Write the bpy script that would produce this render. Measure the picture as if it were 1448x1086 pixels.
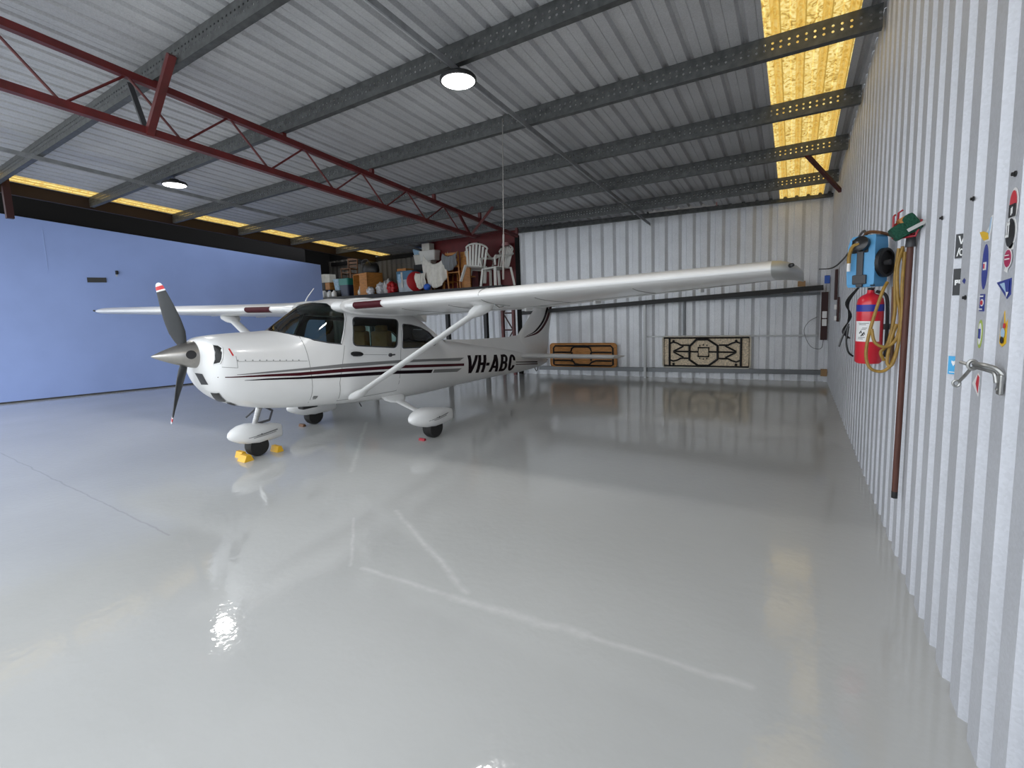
import bpy, bmesh, math, random
from mathutils import Vector, Matrix
random.seed(7)
C = bpy.context.scene
for o in list(bpy.data.objects): bpy.data.objects.remove(o)
COL = C.collection
PI = math.pi
# ------------------------------------------------------------------ camera
F_PX, CY, YAW, PITCH, ROLL, CAM_H = 650.73, 507.14, .5514, .1063, -.0371, 1.7405
def cam_axes():
    cy, sy = math.cos(YAW), math.sin(YAW)
    f = Vector((-sy*math.cos(PITCH), cy*math.cos(PITCH), -math.sin(PITCH)))
    r = Vector((cy, sy, 0)); u = r.cross(f)
    c, s = math.cos(ROLL), math.sin(ROLL)
    return c*r+s*u, -s*r+c*u, f
cd = bpy.data.cameras.new('camera'); cam = bpy.data.objects.new('camera', cd); COL.objects.link(cam)
r_, u_, f_ = cam_axes()
M = Matrix((r_, u_, -f_)).transposed().to_4x4(); M.translation = Vector((0, 0, CAM_H)); cam.matrix_world = M
cd.sensor_fit = 'HORIZONTAL'; cd.sensor_width = 36; cd.lens = F_PX/1448*36
cd.shift_y = -(543-CY)/1448; cd.clip_start = .05
C.camera = cam
# ------------------------------------------------------------------ light and exposure
w = bpy.data.worlds.new('overcast_sky'); C.world = w; w.use_nodes = True
bgn = w.node_tree.nodes['Background']; bgn.inputs[0].default_value = (.90, .95, 1.0, 1); bgn.inputs[1].default_value = 2.85
C.view_settings.view_transform = 'Standard'; C.view_settings.look = 'None'
C.view_settings.gamma = 1; C.view_settings.use_curve_mapping = False
C.view_settings.exposure = 0.0
LAMP_POWER = 110.0
# ------------------------------------------------------------------ materials
def srgb(h):
    c = [int(h[i:i+2], 16)/255 for i in (0, 2, 4)]
    return tuple(x/12.92 if x <= .04045 else ((x+.055)/1.055)**2.4 for x in c)
def mat(name, col, rough=.5, metal=0., var=0., scale=8., bump=0., bscale=30., coat=0., spec=.5, stretch=None):
    m = bpy.data.materials.new(name); m.use_nodes = True
    nt = m.node_tree; N = nt.nodes; L = nt.links; p = N['Principled BSDF']
    if isinstance(col, str): col = srgb(col)
    p.inputs['Base Color'].default_value = (*col, 1); p.inputs['Roughness'].default_value = rough
    p.inputs['Metallic'].default_value = metal; p.inputs['Coat Weight'].default_value = coat
    p.inputs['Specular IOR Level'].default_value = spec
    tc = N.new('ShaderNodeTexCoord'); src = tc.outputs['Object']
    if stretch:
        mp = N.new('ShaderNodeMapping'); mp.inputs['Scale'].default_value = stretch; L.new(src, mp.inputs[0]); src = mp.outputs[0]
    if var:
        n = N.new('ShaderNodeTexNoise'); n.inputs['Scale'].default_value = scale; n.inputs['Detail'].default_value = 5
        L.new(src, n.inputs['Vector'])
        r = N.new('ShaderNodeValToRGB'); r.color_ramp.elements[0].position = .3; r.color_ramp.elements[1].position = .7
        r.color_ramp.elements[0].color = (*[c*(1-var) for c in col], 1); r.color_ramp.elements[1].color = (*[min(1, c*(1+var)) for c in col], 1)
        L.new(n.outputs[0], r.inputs[0]); L.new(r.outputs[0], p.inputs['Base Color'])
    if bump:
        n2 = N.new('ShaderNodeTexNoise'); n2.inputs['Scale'].default_value = bscale; n2.inputs['Detail'].default_value = 3
        L.new(src, n2.inputs['Vector'])
        b = N.new('ShaderNodeBump'); b.inputs['Strength'].default_value = bump; b.inputs['Distance'].default_value = .02
        L.new(n2.outputs[0], b.inputs['Height']); L.new(b.outputs[0], p.inputs['Normal'])
    return m
def emis(name, col, s):
    m = bpy.data.materials.new(name); m.use_nodes = True; p = m.node_tree.nodes['Principled BSDF']
    p.inputs['Base Color'].default_value = (*col, 1); p.inputs['Emission Color'].default_value = (*col, 1); p.inputs['Emission Strength'].default_value = s
    return m
def galvanised(name, col, rough, metal, spangle=.12):
    m = mat(name, col, rough, metal)
    nt = m.node_tree; N = nt.nodes; L = nt.links; p = N['Principled BSDF']
    tc = [n for n in N if n.type == 'TEX_COORD'][0]
    v = N.new('ShaderNodeTexVoronoi'); v.inputs['Scale'].default_value = 110
    n = N.new('ShaderNodeTexNoise'); n.inputs['Scale'].default_value = 2.2; n.inputs['Detail'].default_value = 8
    L.new(tc.outputs['Object'], v.inputs['Vector']); L.new(tc.outputs['Object'], n.inputs['Vector'])
    bw = N.new('ShaderNodeRGBToBW'); L.new(v.outputs['Color'], bw.inputs[0])
    add = N.new('ShaderNodeMath'); add.operation = 'MULTIPLY_ADD'; add.inputs[1].default_value = .5
    L.new(bw.outputs[0], add.inputs[0])
    h = N.new('ShaderNodeMath'); h.operation = 'MULTIPLY'; h.inputs[1].default_value = .75; L.new(n.outputs[0], h.inputs[0]); L.new(h.outputs[0], add.inputs[2])
    r = N.new('ShaderNodeValToRGB'); r.color_ramp.elements[0].position = .35; r.color_ramp.elements[1].position = .9
    c = srgb(col) if isinstance(col, str) else col
    r.color_ramp.elements[0].color = (*[x*(1-spangle) for x in c], 1); r.color_ramp.elements[1].color = (*[min(1, x*(1+spangle)) for x in c], 1)
    L.new(add.outputs[0], r.inputs[0]); L.new(r.outputs[0], p.inputs['Base Color'])
    rr = N.new('ShaderNodeMapRange'); rr.inputs[3].default_value = rough-.08; rr.inputs[4].default_value = rough+.1
    L.new(add.outputs[0], rr.inputs[0]); L.new(rr.outputs[0], p.inputs['Roughness'])
    return m
M_ = {}
def mk(k, *a, **kw): M_[k] = mat(k, *a, **kw)
M_['roof_sheet'] = galvanised('roof_sheet', (.52, .525, .54), .48, .3, .14)
M_['wall_sheet'] = galvanised('wall_sheet', (.575, .59, .635), .5, .25, .08)
M_['shaded_sheet'] = galvanised('shaded_sheet', (.13, .12, .105), .6, .2, .25)  # darker copy of the alcove sheet: gloom above the deck put into its colour
M_['back_sheet'] = galvanised('back_sheet', (.72, .74, .775), .4, .15, .12)
mk('purlin_steel', (.095, .10, .10), .5, .45, var=.3, scale=14)
mk('brace_steel', (.30, .31, .32), .5, .5, var=.2)
mk('dark_red_paint', (.10, .010, .010), .45, var=.3, scale=6)
mk('red_panel', (.13, .008, .008), .5, var=.15)
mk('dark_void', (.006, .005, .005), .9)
mk('dark_red_beam', (.035, .006, .006), .6)
mk('eave_paint', (.012, .003, .003), .7)
mk('seam_blue', (.27, .36, .64), .6)
mk('blue_panel', (.235, .32, .60), .55, var=.06, scale=.8)
mk('white_paint', (.78, .78, .775), .28, coat=.3, var=.02, scale=3)
mk('aluminium', (.55, .55, .56), .35, .9, var=.08)
mk('tip_grey', (.42, .43, .42), .38, .3)
mk('spinner_metal', (.50, .48, .45), .28, .95, var=.08, scale=20)
mk('prop_grey', (.028, .031, .034), .6, var=.1)
mk('prop_black', (.02, .02, .022), .5)
mk('rubber', (.012, .012, .012), .7)
mk('black', (.01, .01, .011), .5)
mk('black_gloss', (.012, .012, .013), .25)
mk('dark_grey', (.05, .05, .055), .5)
mk('mid_grey', (.22, .23, .23), .5)
mk('light_grey', (.5, .5, .5), .5)
mk('maroon', (.055, .005, .010), .6, spec=.2)
mk('stripe_grey', (.20, .20, .20), .35)
mk('stripe_black', (.010, .004, .007), .7, spec=.12)
mk('seam', (.30, .30, .29), .6)
mk('red', (.55, .015, .02), .4)
mk('white', (.8, .8, .8), .45)
mk('offwhite', (.62, .60, .54), .7, var=.08)
mk('cloth_white', (.72, .69, .62), .9, var=.08, scale=12)
mk('cloth_grey', (.24, .25, .26), .9)
mk('plastic_white', (.70, .69, .64), .45)
mk('yellow', (.75, .42, .02), .45, var=.1)
mk('wood_orange', (.42, .17, .035), .5, var=.25, scale=6, stretch=(1, 1, 6))
mk('wood_brown', (.13, .055, .02), .55, var=.25, scale=6)
mk('tan_leather', (.50, .23, .07), .6, var=.1)
mk('lining', (.05, .045, .04), .8)
mk('blue_box', (.10, .34, .62), .45, var=.08, scale=5)
mk('blue_side', (.055, .15, .24), .5)
mk('blue_tag', (.03, .12, .55), .5)
mk('hose_yellow', (.32, .19, .035), .5, var=.2, scale=20)
mk('ext_red', (.62, .012, .03), .3, coat=.3)
mk('ext_blue', (.02, .03, .30), .4)
mk('handle_brown', (.085, .028, .018), .55, var=.25, scale=15, stretch=(8, 8, .6))
mk('green_bristle', (.006, .07, .04), .85, bump=.8, bscale=90)
mk('rack_red', (.35, .015, .03), .45)
mk('teal', (.01, .17, .15), .5); mk('navy', (.015, .025, .06), .5)
mk('paleblue', (.30, .46, .60), .5, var=.3, scale=14)
mk('cardboard', (.36, .22, .11), .8)
mk('clear_plastic', (.38, .43, .47), .3, var=.15)
mk('bag_plastic', (.55, .55, .58), .4, var=.25, scale=18)
mk('red_tub', (.42, .01, .015), .4); mk('pink', (.55, .28, .28), .8)
mk('dark_shelf', (.02, .02, .021), .6)
mk('chrome', (.55, .55, .55), .22, 1., var=.1, scale=30)
mk('latch_steel', (.36, .36, .35), .38, .9, var=.15, scale=40)
mk('rail_steel', (.16, .17, .18), .45, .5)
mk('post_grey', (.45, .46, .47), .45, .4)
mk('stick_black', (.012, .014, .018), .4); mk('stick_white', (.85, .85, .85), .4); mk('stick_blue', (.05, .38, .72), .4)
mk('stick_navy', (.03, .05, .30), .4); mk('stick_red', (.62, .03, .05), .4); mk('stick_yellow', (.85, .52, .02), .4); mk('stick_crimson', (.45, .02, .10), .4)
mk('stick_lime', (.42, .55, .10), .4); mk('stick_sky', (.42, .60, .80), .4); mk('stick_grey', (.30, .31, .33), .45)
mk('ground_concrete', (.42, .42, .41), .8, var=.1)
mk('rope', (.22, .21, .20), .8)
M_['lamp_lens'] = emis('lamp_lens', (1, 1, 1), 9.)
M_['tube_lens'] = mat('tube_lens', (.74, .71, .69), .4)
# printed wood grain / mottled tables
mk('table_wood', (.50, .22, .055), .5, var=.35, scale=5, stretch=(1.2, 1, 9))
mk('table_cream', (.68, .57, .42), .7, var=.35, scale=28)
# translucent fibreglass roof light: daylight comes through it, dirt and laid fibre dim it
def skylight_mat():
    m = bpy.data.materials.new('fibreglass_sheet'); m.use_nodes = True; nt = m.node_tree; N = nt.nodes; L = nt.links
    p = N['Principled BSDF']; tc = N.new('ShaderNodeTexCoord')
    mp = N.new('ShaderNodeMapping'); mp.inputs['Scale'].default_value = (1, .8, 1); L.new(tc.outputs['Object'], mp.inputs[0])
    n = N.new('ShaderNodeTexNoise'); n.inputs['Scale'].default_value = 15; n.inputs['Detail'].default_value = 8; n.inputs['Distortion'].default_value = 2.0
    L.new(mp.outputs[0], n.inputs['Vector'])
    r = N.new('ShaderNodeValToRGB'); e = r.color_ramp.elements
    e[0].position = .34; e[0].color = (.30, .17, .03, 1); e[1].position = .62; e[1].color = (1.0, .84, .36, 1)
    k = r.color_ramp.elements.new(.46); k.color = (.80, .54, .13, 1)
    L.new(n.outputs[0], r.inputs[0])
    sx = N.new('ShaderNodeSeparateXYZ'); L.new(tc.outputs['Object'], sx.inputs[0])
    def mth(op, a, b):
        q = N.new('ShaderNodeMath'); q.operation = op
        for i, v in enumerate((a, b)):
            if isinstance(v, (int, float)): q.inputs[i].default_value = v
            else: L.new(v, q.inputs[i])
        return q.outputs[0]
    fr = mth('FRACT', mth('MULTIPLY', mth('ADD', sx.outputs[0], .25), 5.), 0.)
    rib = N.new('ShaderNodeMapRange'); rib.inputs[1].default_value = .40; rib.inputs[2].default_value = .46; L.new(fr, rib.inputs[0])
    rib2 = mth('ADD', mth('MULTIPLY', mth('LESS_THAN', fr, .36), .62), mth('MULTIPLY', mth('LESS_THAN', mth('ABSOLUTE', mth('SUBTRACT', fr, .385), 0.), .03), .95))
    mx = N.new('ShaderNodeMix'); mx.data_type = 'RGBA'; L.new(rib2, mx.inputs[0]); L.new(r.outputs[0], mx.inputs[6]); mx.inputs[7].default_value = (.40, .235, .03, 1)
    L.new(mx.outputs[2], p.inputs['Emission Color'])
    p.inputs['Base Color'].default_value = (.5, .38, .12, 1); p.inputs['Emission Strength'].default_value = .90; p.inputs['Roughness'].default_value = .5
    return m
M_['skylight'] = skylight_mat()
def glass_mat(name, tint, refl=.10):
    m = bpy.data.materials.new(name); m.use_nodes = True; nt = m.node_tree; N = nt.nodes; L = nt.links
    for n in list(N):
        if n.type != 'OUTPUT_MATERIAL': N.remove(n)
    t = N.new('ShaderNodeBsdfTransparent'); t.inputs[0].default_value = (*tint, 1)
    g = N.new('ShaderNodeBsdfGlossy'); g.inputs['Roughness'].default_value = .04
    fr = N.new('ShaderNodeFresnel'); fr.inputs[0].default_value = 1.5
    mx = N.new('ShaderNodeMixShader'); L.new(fr.outputs[0], mx.inputs[0]); L.new(t.outputs[0], mx.inputs[1]); L.new(g.outputs[0], mx.inputs[2])
    L.new(mx.outputs[0], N['Material Output'].inputs[0]); return m
M_['glass'] = glass_mat('cabin_glass', (.50, .62, .58))
def perforated_mat():
    m = M_['purlin_steel'].copy(); m.name = 'perforated_purlin'; nt = m.node_tree; N = nt.nodes; L = nt.links
    tc = [n for n in N if n.type == 'TEX_COORD'][0]; sp = N.new('ShaderNodeSeparateXYZ'); L.new(tc.outputs['Object'], sp.inputs[0])
    def mth(op, a, b=None, c=None):
        n = N.new('ShaderNodeMath'); n.operation = op
        for i, v in enumerate((a, b, c)):
            if v is None: continue
            if isinstance(v, (int, float)): n.inputs[i].default_value = v
            else: L.new(v, n.inputs[i])
        return n.outputs[0]
    fx = mth('SUBTRACT', mth('FRACT', mth('MULTIPLY', sp.outputs[0], 1/.068)), .5)
    dx = mth('MULTIPLY', fx, .068)
    d = None
    for zz in (.075, .125):
        dz = mth('SUBTRACT', sp.outputs[2], zz)
        q = mth('SQRT', mth('ADD', mth('MULTIPLY', dx, dx), mth('MULTIPLY', dz, dz)))
        d = q if d is None else mth('MINIMUM', d, q)
    hole = mth('LESS_THAN', d, .0115)
    t = N.new('ShaderNodeBsdfTransparent'); mx = N.new('ShaderNodeMixShader'); L.new(hole, mx.inputs[0])
    L.new(N['Principled BSDF'].outputs[0], mx.inputs[1]); L.new(t.outputs[0], mx.inputs[2]); L.new(mx.outputs[0], N['Material Output'].inputs[0])
    return m
M_['perforated'] = perforated_mat()
# worn epoxy floor
def floor_mat():
    m = bpy.data.materials.new('epoxy_floor'); m.use_nodes = True; nt = m.node_tree; N = nt.nodes; L = nt.links; p = N['Principled BSDF']
    tc = N.new('ShaderNodeTexCoord')
    def mth(op, a, b=None, c=None):
        n = N.new('ShaderNodeMath'); n.operation = op
        for i, v in enumerate((a, b, c)):
            if v is None: continue
            if isinstance(v, (int, float)): n.inputs[i].default_value = v
            else: L.new(v, n.inputs[i])
        return n.outputs[0]
    n1 = N.new('ShaderNodeTexNoise'); n1.inputs['Scale'].default_value = .55; n1.inputs['Detail'].default_value = 5
    L.new(tc.outputs['Object'], n1.inputs['Vector'])
    r = N.new('ShaderNodeValToRGB'); r.color_ramp.elements[0].position = .3; r.color_ramp.elements[1].position = .75
    r.color_ramp.elements[0].color = (.43, .434, .427, 1); r.color_ramp.elements[1].color = (.50, .503, .494, 1)
    L.new(n1.outputs[0], r.inputs[0])
    nd = N.new('ShaderNodeTexNoise'); nd.inputs['Scale'].default_value = 3.5; nd.inputs['Detail'].default_value = 4; L.new(tc.outputs['Object'], nd.inputs['Vector'])
    vs = N.new('ShaderNodeVectorMath'); vs.operation = 'SUBTRACT'; vs.inputs[1].default_value = (.5, .5, .5); L.new(nd.outputs['Color'], vs.inputs[0])
    sc = N.new('ShaderNodeVectorMath'); sc.operation = 'SCALE'; sc.inputs['Scale'].default_value = .06; L.new(vs.outputs[0], sc.inputs[0])
    ad = N.new('ShaderNodeVectorMath'); L.new(tc.outputs['Object'], ad.inputs[0]); L.new(sc.outputs[0], ad.inputs[1])
    sp = N.new('ShaderNodeSeparateXYZ'); L.new(ad.outputs[0], sp.inputs[0])
    def seg(a, b, wd):
        ax, ay = a; bx, by = b; ex, ey = bx-ax, by-ay; l2 = ex*ex+ey*ey
        px = mth('SUBTRACT', sp.outputs[0], ax); py = mth('SUBTRACT', sp.outputs[1], ay)
        t = mth('DIVIDE', mth('ADD', mth('MULTIPLY', px, ex), mth('MULTIPLY', py, ey)), l2)
        t = mth('MINIMUM', mth('MAXIMUM', t, 0.), 1.)
        qx = mth('SUBTRACT', px, mth('MULTIPLY', t, ex)); qy = mth('SUBTRACT', py, mth('MULTIPLY', t, ey))
        d = mth('SQRT', mth('ADD', mth('MULTIPLY', qx, qx), mth('MULTIPLY', qy, qy)))
        return mth('MAXIMUM', mth('SUBTRACT', 1., mth('DIVIDE', d, wd)), 0.)
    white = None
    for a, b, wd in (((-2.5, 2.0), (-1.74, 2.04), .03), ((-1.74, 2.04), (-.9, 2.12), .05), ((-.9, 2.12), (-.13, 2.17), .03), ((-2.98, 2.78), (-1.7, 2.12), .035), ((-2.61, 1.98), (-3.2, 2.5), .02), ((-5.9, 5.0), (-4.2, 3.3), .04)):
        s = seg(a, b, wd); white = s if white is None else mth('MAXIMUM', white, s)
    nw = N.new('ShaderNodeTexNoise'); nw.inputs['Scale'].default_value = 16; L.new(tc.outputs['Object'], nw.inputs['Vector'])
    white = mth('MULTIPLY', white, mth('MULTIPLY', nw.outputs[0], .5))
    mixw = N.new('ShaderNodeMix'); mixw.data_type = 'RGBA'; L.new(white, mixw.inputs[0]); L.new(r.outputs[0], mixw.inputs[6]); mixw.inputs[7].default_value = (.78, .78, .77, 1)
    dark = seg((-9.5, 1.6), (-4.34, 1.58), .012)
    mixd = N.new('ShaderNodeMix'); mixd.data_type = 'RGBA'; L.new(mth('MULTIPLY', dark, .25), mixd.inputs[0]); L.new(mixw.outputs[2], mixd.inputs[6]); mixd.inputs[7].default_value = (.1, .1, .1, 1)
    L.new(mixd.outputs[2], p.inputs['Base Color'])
    n3 = N.new('ShaderNodeTexNoise'); n3.inputs['Scale'].default_value = 1.3; n3.inputs['Detail'].default_value = 3; L.new(tc.outputs['Object'], n3.inputs['Vector'])
    mr = N.new('ShaderNodeMapRange'); mr.inputs[3].default_value = .03; mr.inputs[4].default_value = .09; L.new(n3.outputs[0], mr.inputs[0]); L.new(mr.outputs[0], p.inputs['Roughness'])
    n2 = N.new('ShaderNodeTexNoise'); n2.inputs['Scale'].default_value = 17; n2.inputs['Detail'].default_value = 2; L.new(tc.outputs['Object'], n2.inputs['Vector'])
    b = N.new('ShaderNodeBump'); b.inputs['Strength'].default_value = .11; b.inputs['Distance'].default_value = .012; L.new(n2.outputs[0], b.inputs['Height']); L.new(b.outputs[0], p.inputs['Normal'])
    p.inputs['Coat Weight'].default_value = 0; p.inputs['IOR'].default_value = 1.55
    return m
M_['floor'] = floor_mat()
# ------------------------------------------------------------------ mesh helpers
class MB:
    def __init__(s): s.v = []; s.f = []; s.mi = []
    def add(s, v, f, mi=0):
        n = len(s.v); s.v += [tuple(x) for x in v]; s.f += [tuple(i+n for i in q) for q in f]; s.mi += [mi]*len(f); return s
    def box(s, a, b, mi=0, bev=0.):
        bm = bmesh.new(); bmesh.ops.create_cube(bm, size=1)
        c = [(a[i]+b[i])/2 for i in range(3)]; d = [abs(b[i]-a[i]) for i in range(3)]
        for q in bm.verts: q.co = Vector([c[i]+q.co[i]*d[i] for i in range(3)])
        if bev: bmesh.ops.bevel(bm, geom=list(bm.edges), offset=min(bev, min(d)*.45), segments=2, affect='EDGES', profile=.6)
        return s.bm(bm, mi)
    def obox(s, c, d, R, mi=0, bev=0.):
        n = len(s.v); s.box([-x/2 for x in d], [x/2 for x in d], mi, bev); c = Vector(c)
        for i in range(n, len(s.v)): s.v[i] = tuple(c+R@Vector(s.v[i]))
        return s
    def bm(s, bm, mi=0):
        bm.verts.index_update(); s.add([q.co[:] for q in bm.verts], [[q.index for q in f.verts] for f in bm.faces], mi); bm.free(); return s
    def rings(s, R, mi=0, cap=True, closed=True):
        n = len(R[0]); v = [p for r in R for p in r]; f = []
        for i in range(len(R)-1):
            for j in range(n if closed else n-1):
                k = (j+1) % n; f.append((i*n+j, i*n+k, (i+1)*n+k, (i+1)*n+j))
        if cap: f.append(tuple(range(n-1, -1, -1))); f.append(tuple((len(R)-1)*n+j for j in range(n)))
        return s.add(v, f, mi)
    def tube(s, pts, r, mi=0, n=8, cap=True, closed=False):
        pts = [Vector(p) for p in pts]; R = []; up = None; m = len(pts)
        for i, p in enumerate(pts):
            if closed: t = pts[(i+1) % m]-pts[i-1]
            else: t = pts[min(i+1, m-1)]-pts[max(i-1, 0)]
            if t.length < 1e-9: t = Vector((0, 0, 1))
            t.normalize()
            if up is None: up = Vector((0, 0, 1)) if abs(t.z) < .9 else Vector((1, 0, 0))
            a = t.cross(up)
            if a.length < 1e-6: a = t.cross(Vector((1, 0, .3)))
            a.normalize(); b = a.cross(t); up = b
            q = r[i] if isinstance(r, (list, tuple)) else r
            R.append([p+q*(math.cos(2*PI*k/n)*a+math.sin(2*PI*k/n)*b) for k in range(n)])
        if closed: R.append(R[0]); cap = False
        return s.rings(R, mi, cap)
    def bar(s, a, b, w, h, mi=0, up=(0, 0, 1)):
        a = Vector(a); b = Vector(b); t = (b-a).normalized(); u = Vector(up)
        x = t.cross(u)
        if x.length < 1e-4: x = t.cross(Vector((1, 0, 0)))
        x.normalize(); y = x.cross(t)
        R = [[p+sx*w/2*x+sy*h/2*y for sx, sy in ((-1, -1), (1, -1), (1, 1), (-1, 1))] for p in (a, b)]
        return s.rings(R, mi)
    def lathe(s, prof, c=(0, 0, 0), axis=(0, 0, 1), mi=0, n=24, cap=True):
        A = Vector(axis).normalized(); x = A.cross(Vector((1, 0, 0)) if abs(A.x) < .9 else Vector((0, 1, 0))).normalized(); y = A.cross(x); c = Vector(c)
        return s.rings([[c+A*h+r*(math.cos(2*PI*k/n)*x+math.sin(2*PI*k/n)*y) for k in range(n)] for r, h in prof], mi, cap)
    def poly(s, pts, d, mi=0):   # prism: outline pts (3D), thickness vector d
        n = len(pts); d = Vector(d); v = [Vector(p) for p in pts]; v2 = [p+d for p in v]
        f = [tuple(range(n)), tuple(range(2*n-1, n-1, -1))]+[(i, (i+1) % n+0, (i+1) % n+n, i+n) for i in range(n)]
        return s.add(v+v2, f, mi)
    def build(s, name, mats, parent=None, smooth=False, base=False):
        me = bpy.data.meshes.new(name); v = s.v; off = Vector((0, 0, 0))
        if base and v:
            xs = [p[0] for p in v]; ys = [p[1] for p in v]; off = Vector(((min(xs)+max(xs))/2, (min(ys)+max(ys))/2, min(p[2] for p in v)))
            v = [tuple(Vector(p)-off) for p in v]
        me.from_pydata(v, [], s.f)
        for k in (mats if isinstance(mats, (list, tuple)) else [mats]): me.materials.append(M_[k])
        for p, i in zip(me.polygons, s.mi): p.material_index = i
        bm = bmesh.new(); bm.from_mesh(me); bmesh.ops.recalc_face_normals(bm, faces=bm.faces); bm.to_mesh(me); bm.free()
        if smooth is not False:
            ang = 40 if smooth is True else smooth
            me.polygons.foreach_set('use_smooth', [True]*len(me.polygons)); me.set_sharp_from_angle(angle=math.radians(ang))
        o = bpy.data.objects.new(name, me); COL.objects.link(o)
        if parent: o.parent = parent
        else: o.location = off
        return o
def tag(o, label=None, cat=None, group=None, kind=None):
    if label: o['label'] = label
    if cat: o['category'] = cat
    if group: o['group'] = group
    if kind: o['kind'] = kind
    return o
def empty(name, label, cat, loc=(0, 0, 0), rz=0., group=None):
    o = bpy.data.objects.new(name, None); COL.objects.link(o); o.location = loc; o.rotation_euler = (0, 0, rz); o.empty_display_size = .1
    return tag(o, label, cat, group)
def struct(o): o['kind'] = 'structure'; return o
def sm(t, n=6):   # Catmull-Rom polyline
    P = [Vector(p) for p in t]; P = [2*P[0]-P[1]]+P+[2*P[-1]-P[-2]]; out = []
    for i in range(1, len(P)-2):
        a, b, c, d = P[i-1:i+3]
        for k in range(n):
            u = k/n; out.append(.5*((2*b)+(c-a)*u+(2*a-5*b+4*c-d)*u*u+(3*b-a-3*c+d)*u**3))
    out.append(P[-2]); return out
# ------------------------------------------------------------------ the hangar
def zb(y): return 4.05-.075*(y-5.42)      # underside of the purlins
def zs(y): return zb(y)+.2                # roof sheets
Y0, Y1 = -.3, 11.75
struct(MB().box((-12.6, -.3, -.1), (.75, 11.75, 0)).build('floor', 'floor'))
struct(MB().box((-17.5, -.3, -.1), (-12.6, 11.75, 0)).build('floor', 'floor'))
struct(MB().box((-60, -60, -.12), (60, -.3, -.005)).build('floor_apron', 'ground_concrete'))
def corrugated(pts2d, zlo, zhi, mi=0, mb=None):   # plan polyline -> vertical sheet (zlo / zhi may be functions of the plan point)
    mb = mb or MB(); v = []; f = []
    for i, p in enumerate(pts2d):
        a = zlo(p) if callable(zlo) else zlo; b = zhi(p) if callable(zhi) else zhi
        v += [(p[0], p[1], a), (p[0], p[1], b)]
        if i: f.append((2*i-2, 2*i, 2*i+1, 2*i-1))
    return mb.add(v, f, mi)
def profile(L, pitch, ridge, face, trough, depth, ph=0.):   # (distance along, depth) : 0 = ridge, depth = trough
    out = []; s = ph-pitch
    back = pitch-ridge-trough-face
    while s < L+pitch:
        out += [(s, 0), (s+ridge, 0), (s+ridge+back, depth), (s+ridge+back+trough, depth)]; s += pitch
    return [(a, d) for a, d in out if 0 <= a <= L]
RX = .615
pr = profile(Y1+.1, .235, .115, .025, .075, .036, ph=(2.17-Y0) % .235)
wr = struct(corrugated([(RX+d, Y0+a) for a, d in pr], 0, lambda p: zs(p[1])-.002).build('wall_right', 'wall_sheet'))
BA = Vector((-6.30, 10.735)); BB = Vector((.80, 11.515)); BT = (BB-BA).normalized(); BN = Vector((BT.y, -BT.x))   # BN points into the hangar
def bwp(s, d=0): q = BA+BT*s+BN*d; return (q.x, q.y)
def bx(x, d=0):  # point on the back wall line at a given x, d in front of it
    return bwp((x-BA.x)/BT.x, d)
LB = (BB-BA).length
pr = profile(LB, .30, .13, .012, .09, .042)
struct(corrugated([bwp(a, -d) for a, d in pr], 0, lambda p: zs(p[1])+.03).build('wall_back', 'back_sheet'))
pr = profile(9.0, .23, .125, .012, .04, .045)
struct(corrugated([(-15.3+a, 11.66+d) for a, d in pr], 0, 2.3).build('wall_alcove', 'back_sheet')); struct(corrugated([(-15.3+a, 11.66+d) for a, d in pr], 2.3, lambda p: zs(p[1])+.03).build('wall_alcove', 'shaded_sheet'))
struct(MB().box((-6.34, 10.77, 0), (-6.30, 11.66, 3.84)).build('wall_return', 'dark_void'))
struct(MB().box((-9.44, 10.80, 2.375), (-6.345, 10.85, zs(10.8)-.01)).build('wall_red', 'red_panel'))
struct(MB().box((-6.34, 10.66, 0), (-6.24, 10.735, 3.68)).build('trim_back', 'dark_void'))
# blue lined wall, slightly off square, with its own marks
P0 = Vector((-16.55, .48)); P1 = Vector((-12.86, 9.53)); T = (P1-P0).normalized(); N2 = Vector((T.y, -T.x))
def blp(y, d=0): q = P0+T*((y-P0.y)/T.y)+N2*d; return q
def prism_wall(y0, y1, z0, z1a, z1b, d0, d1, name, m):
    a, b = blp(y0, d0), blp(y1, d0); c, d = blp(y1, d1), blp(y0, d1)
    v = [(q.x, q.y, z0) for q in (a, b, c, d)]+[(a.x, a.y, z1a), (b.x, b.y, z1b), (c.x, c.y, z1b), (d.x, d.y, z1a)]
    return MB().add(v, [(0, 1, 2, 3), (4, 7, 6, 5), (0, 4, 5, 1), (1, 5, 6, 2), (2, 6, 7, 3), (3, 7, 4, 0)]).build(name, m)
struct(prism_wall(.48, 9.53, .035, 4.35+2.66*.1505, 3.37, 0, -.06, 'wall_left', 'blue_panel'))
struct(prism_wall(.48, 9.53, 0, .035, .035, .004, -.06, 'baseboard_left', 'black'))
struct(prism_wall(.0, 9.2, 0, 5.6, 5.6, -.35, -.40, 'wall_void', 'dark_void'))  # unlit space behind the blue wall: its shade is put into a near-black sheet
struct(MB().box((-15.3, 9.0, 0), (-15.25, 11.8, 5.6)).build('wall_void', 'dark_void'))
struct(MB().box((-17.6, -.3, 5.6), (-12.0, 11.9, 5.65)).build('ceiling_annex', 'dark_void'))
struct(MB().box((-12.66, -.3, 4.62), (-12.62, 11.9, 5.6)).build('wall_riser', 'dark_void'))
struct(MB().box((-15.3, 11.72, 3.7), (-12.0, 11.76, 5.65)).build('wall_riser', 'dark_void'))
bo = Matrix(((T.x, N2.x, 0), (T.y, N2.y, 0), (0, 0, 1)))
q = blp(4.56, .012); tag(MB().obox((q.x, q.y, 2.855), (.36, .02, .12), bo).build('wall_vent', 'black', base=True), 'small black rectangular slot cover high on the blue wall', 'vent')
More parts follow.
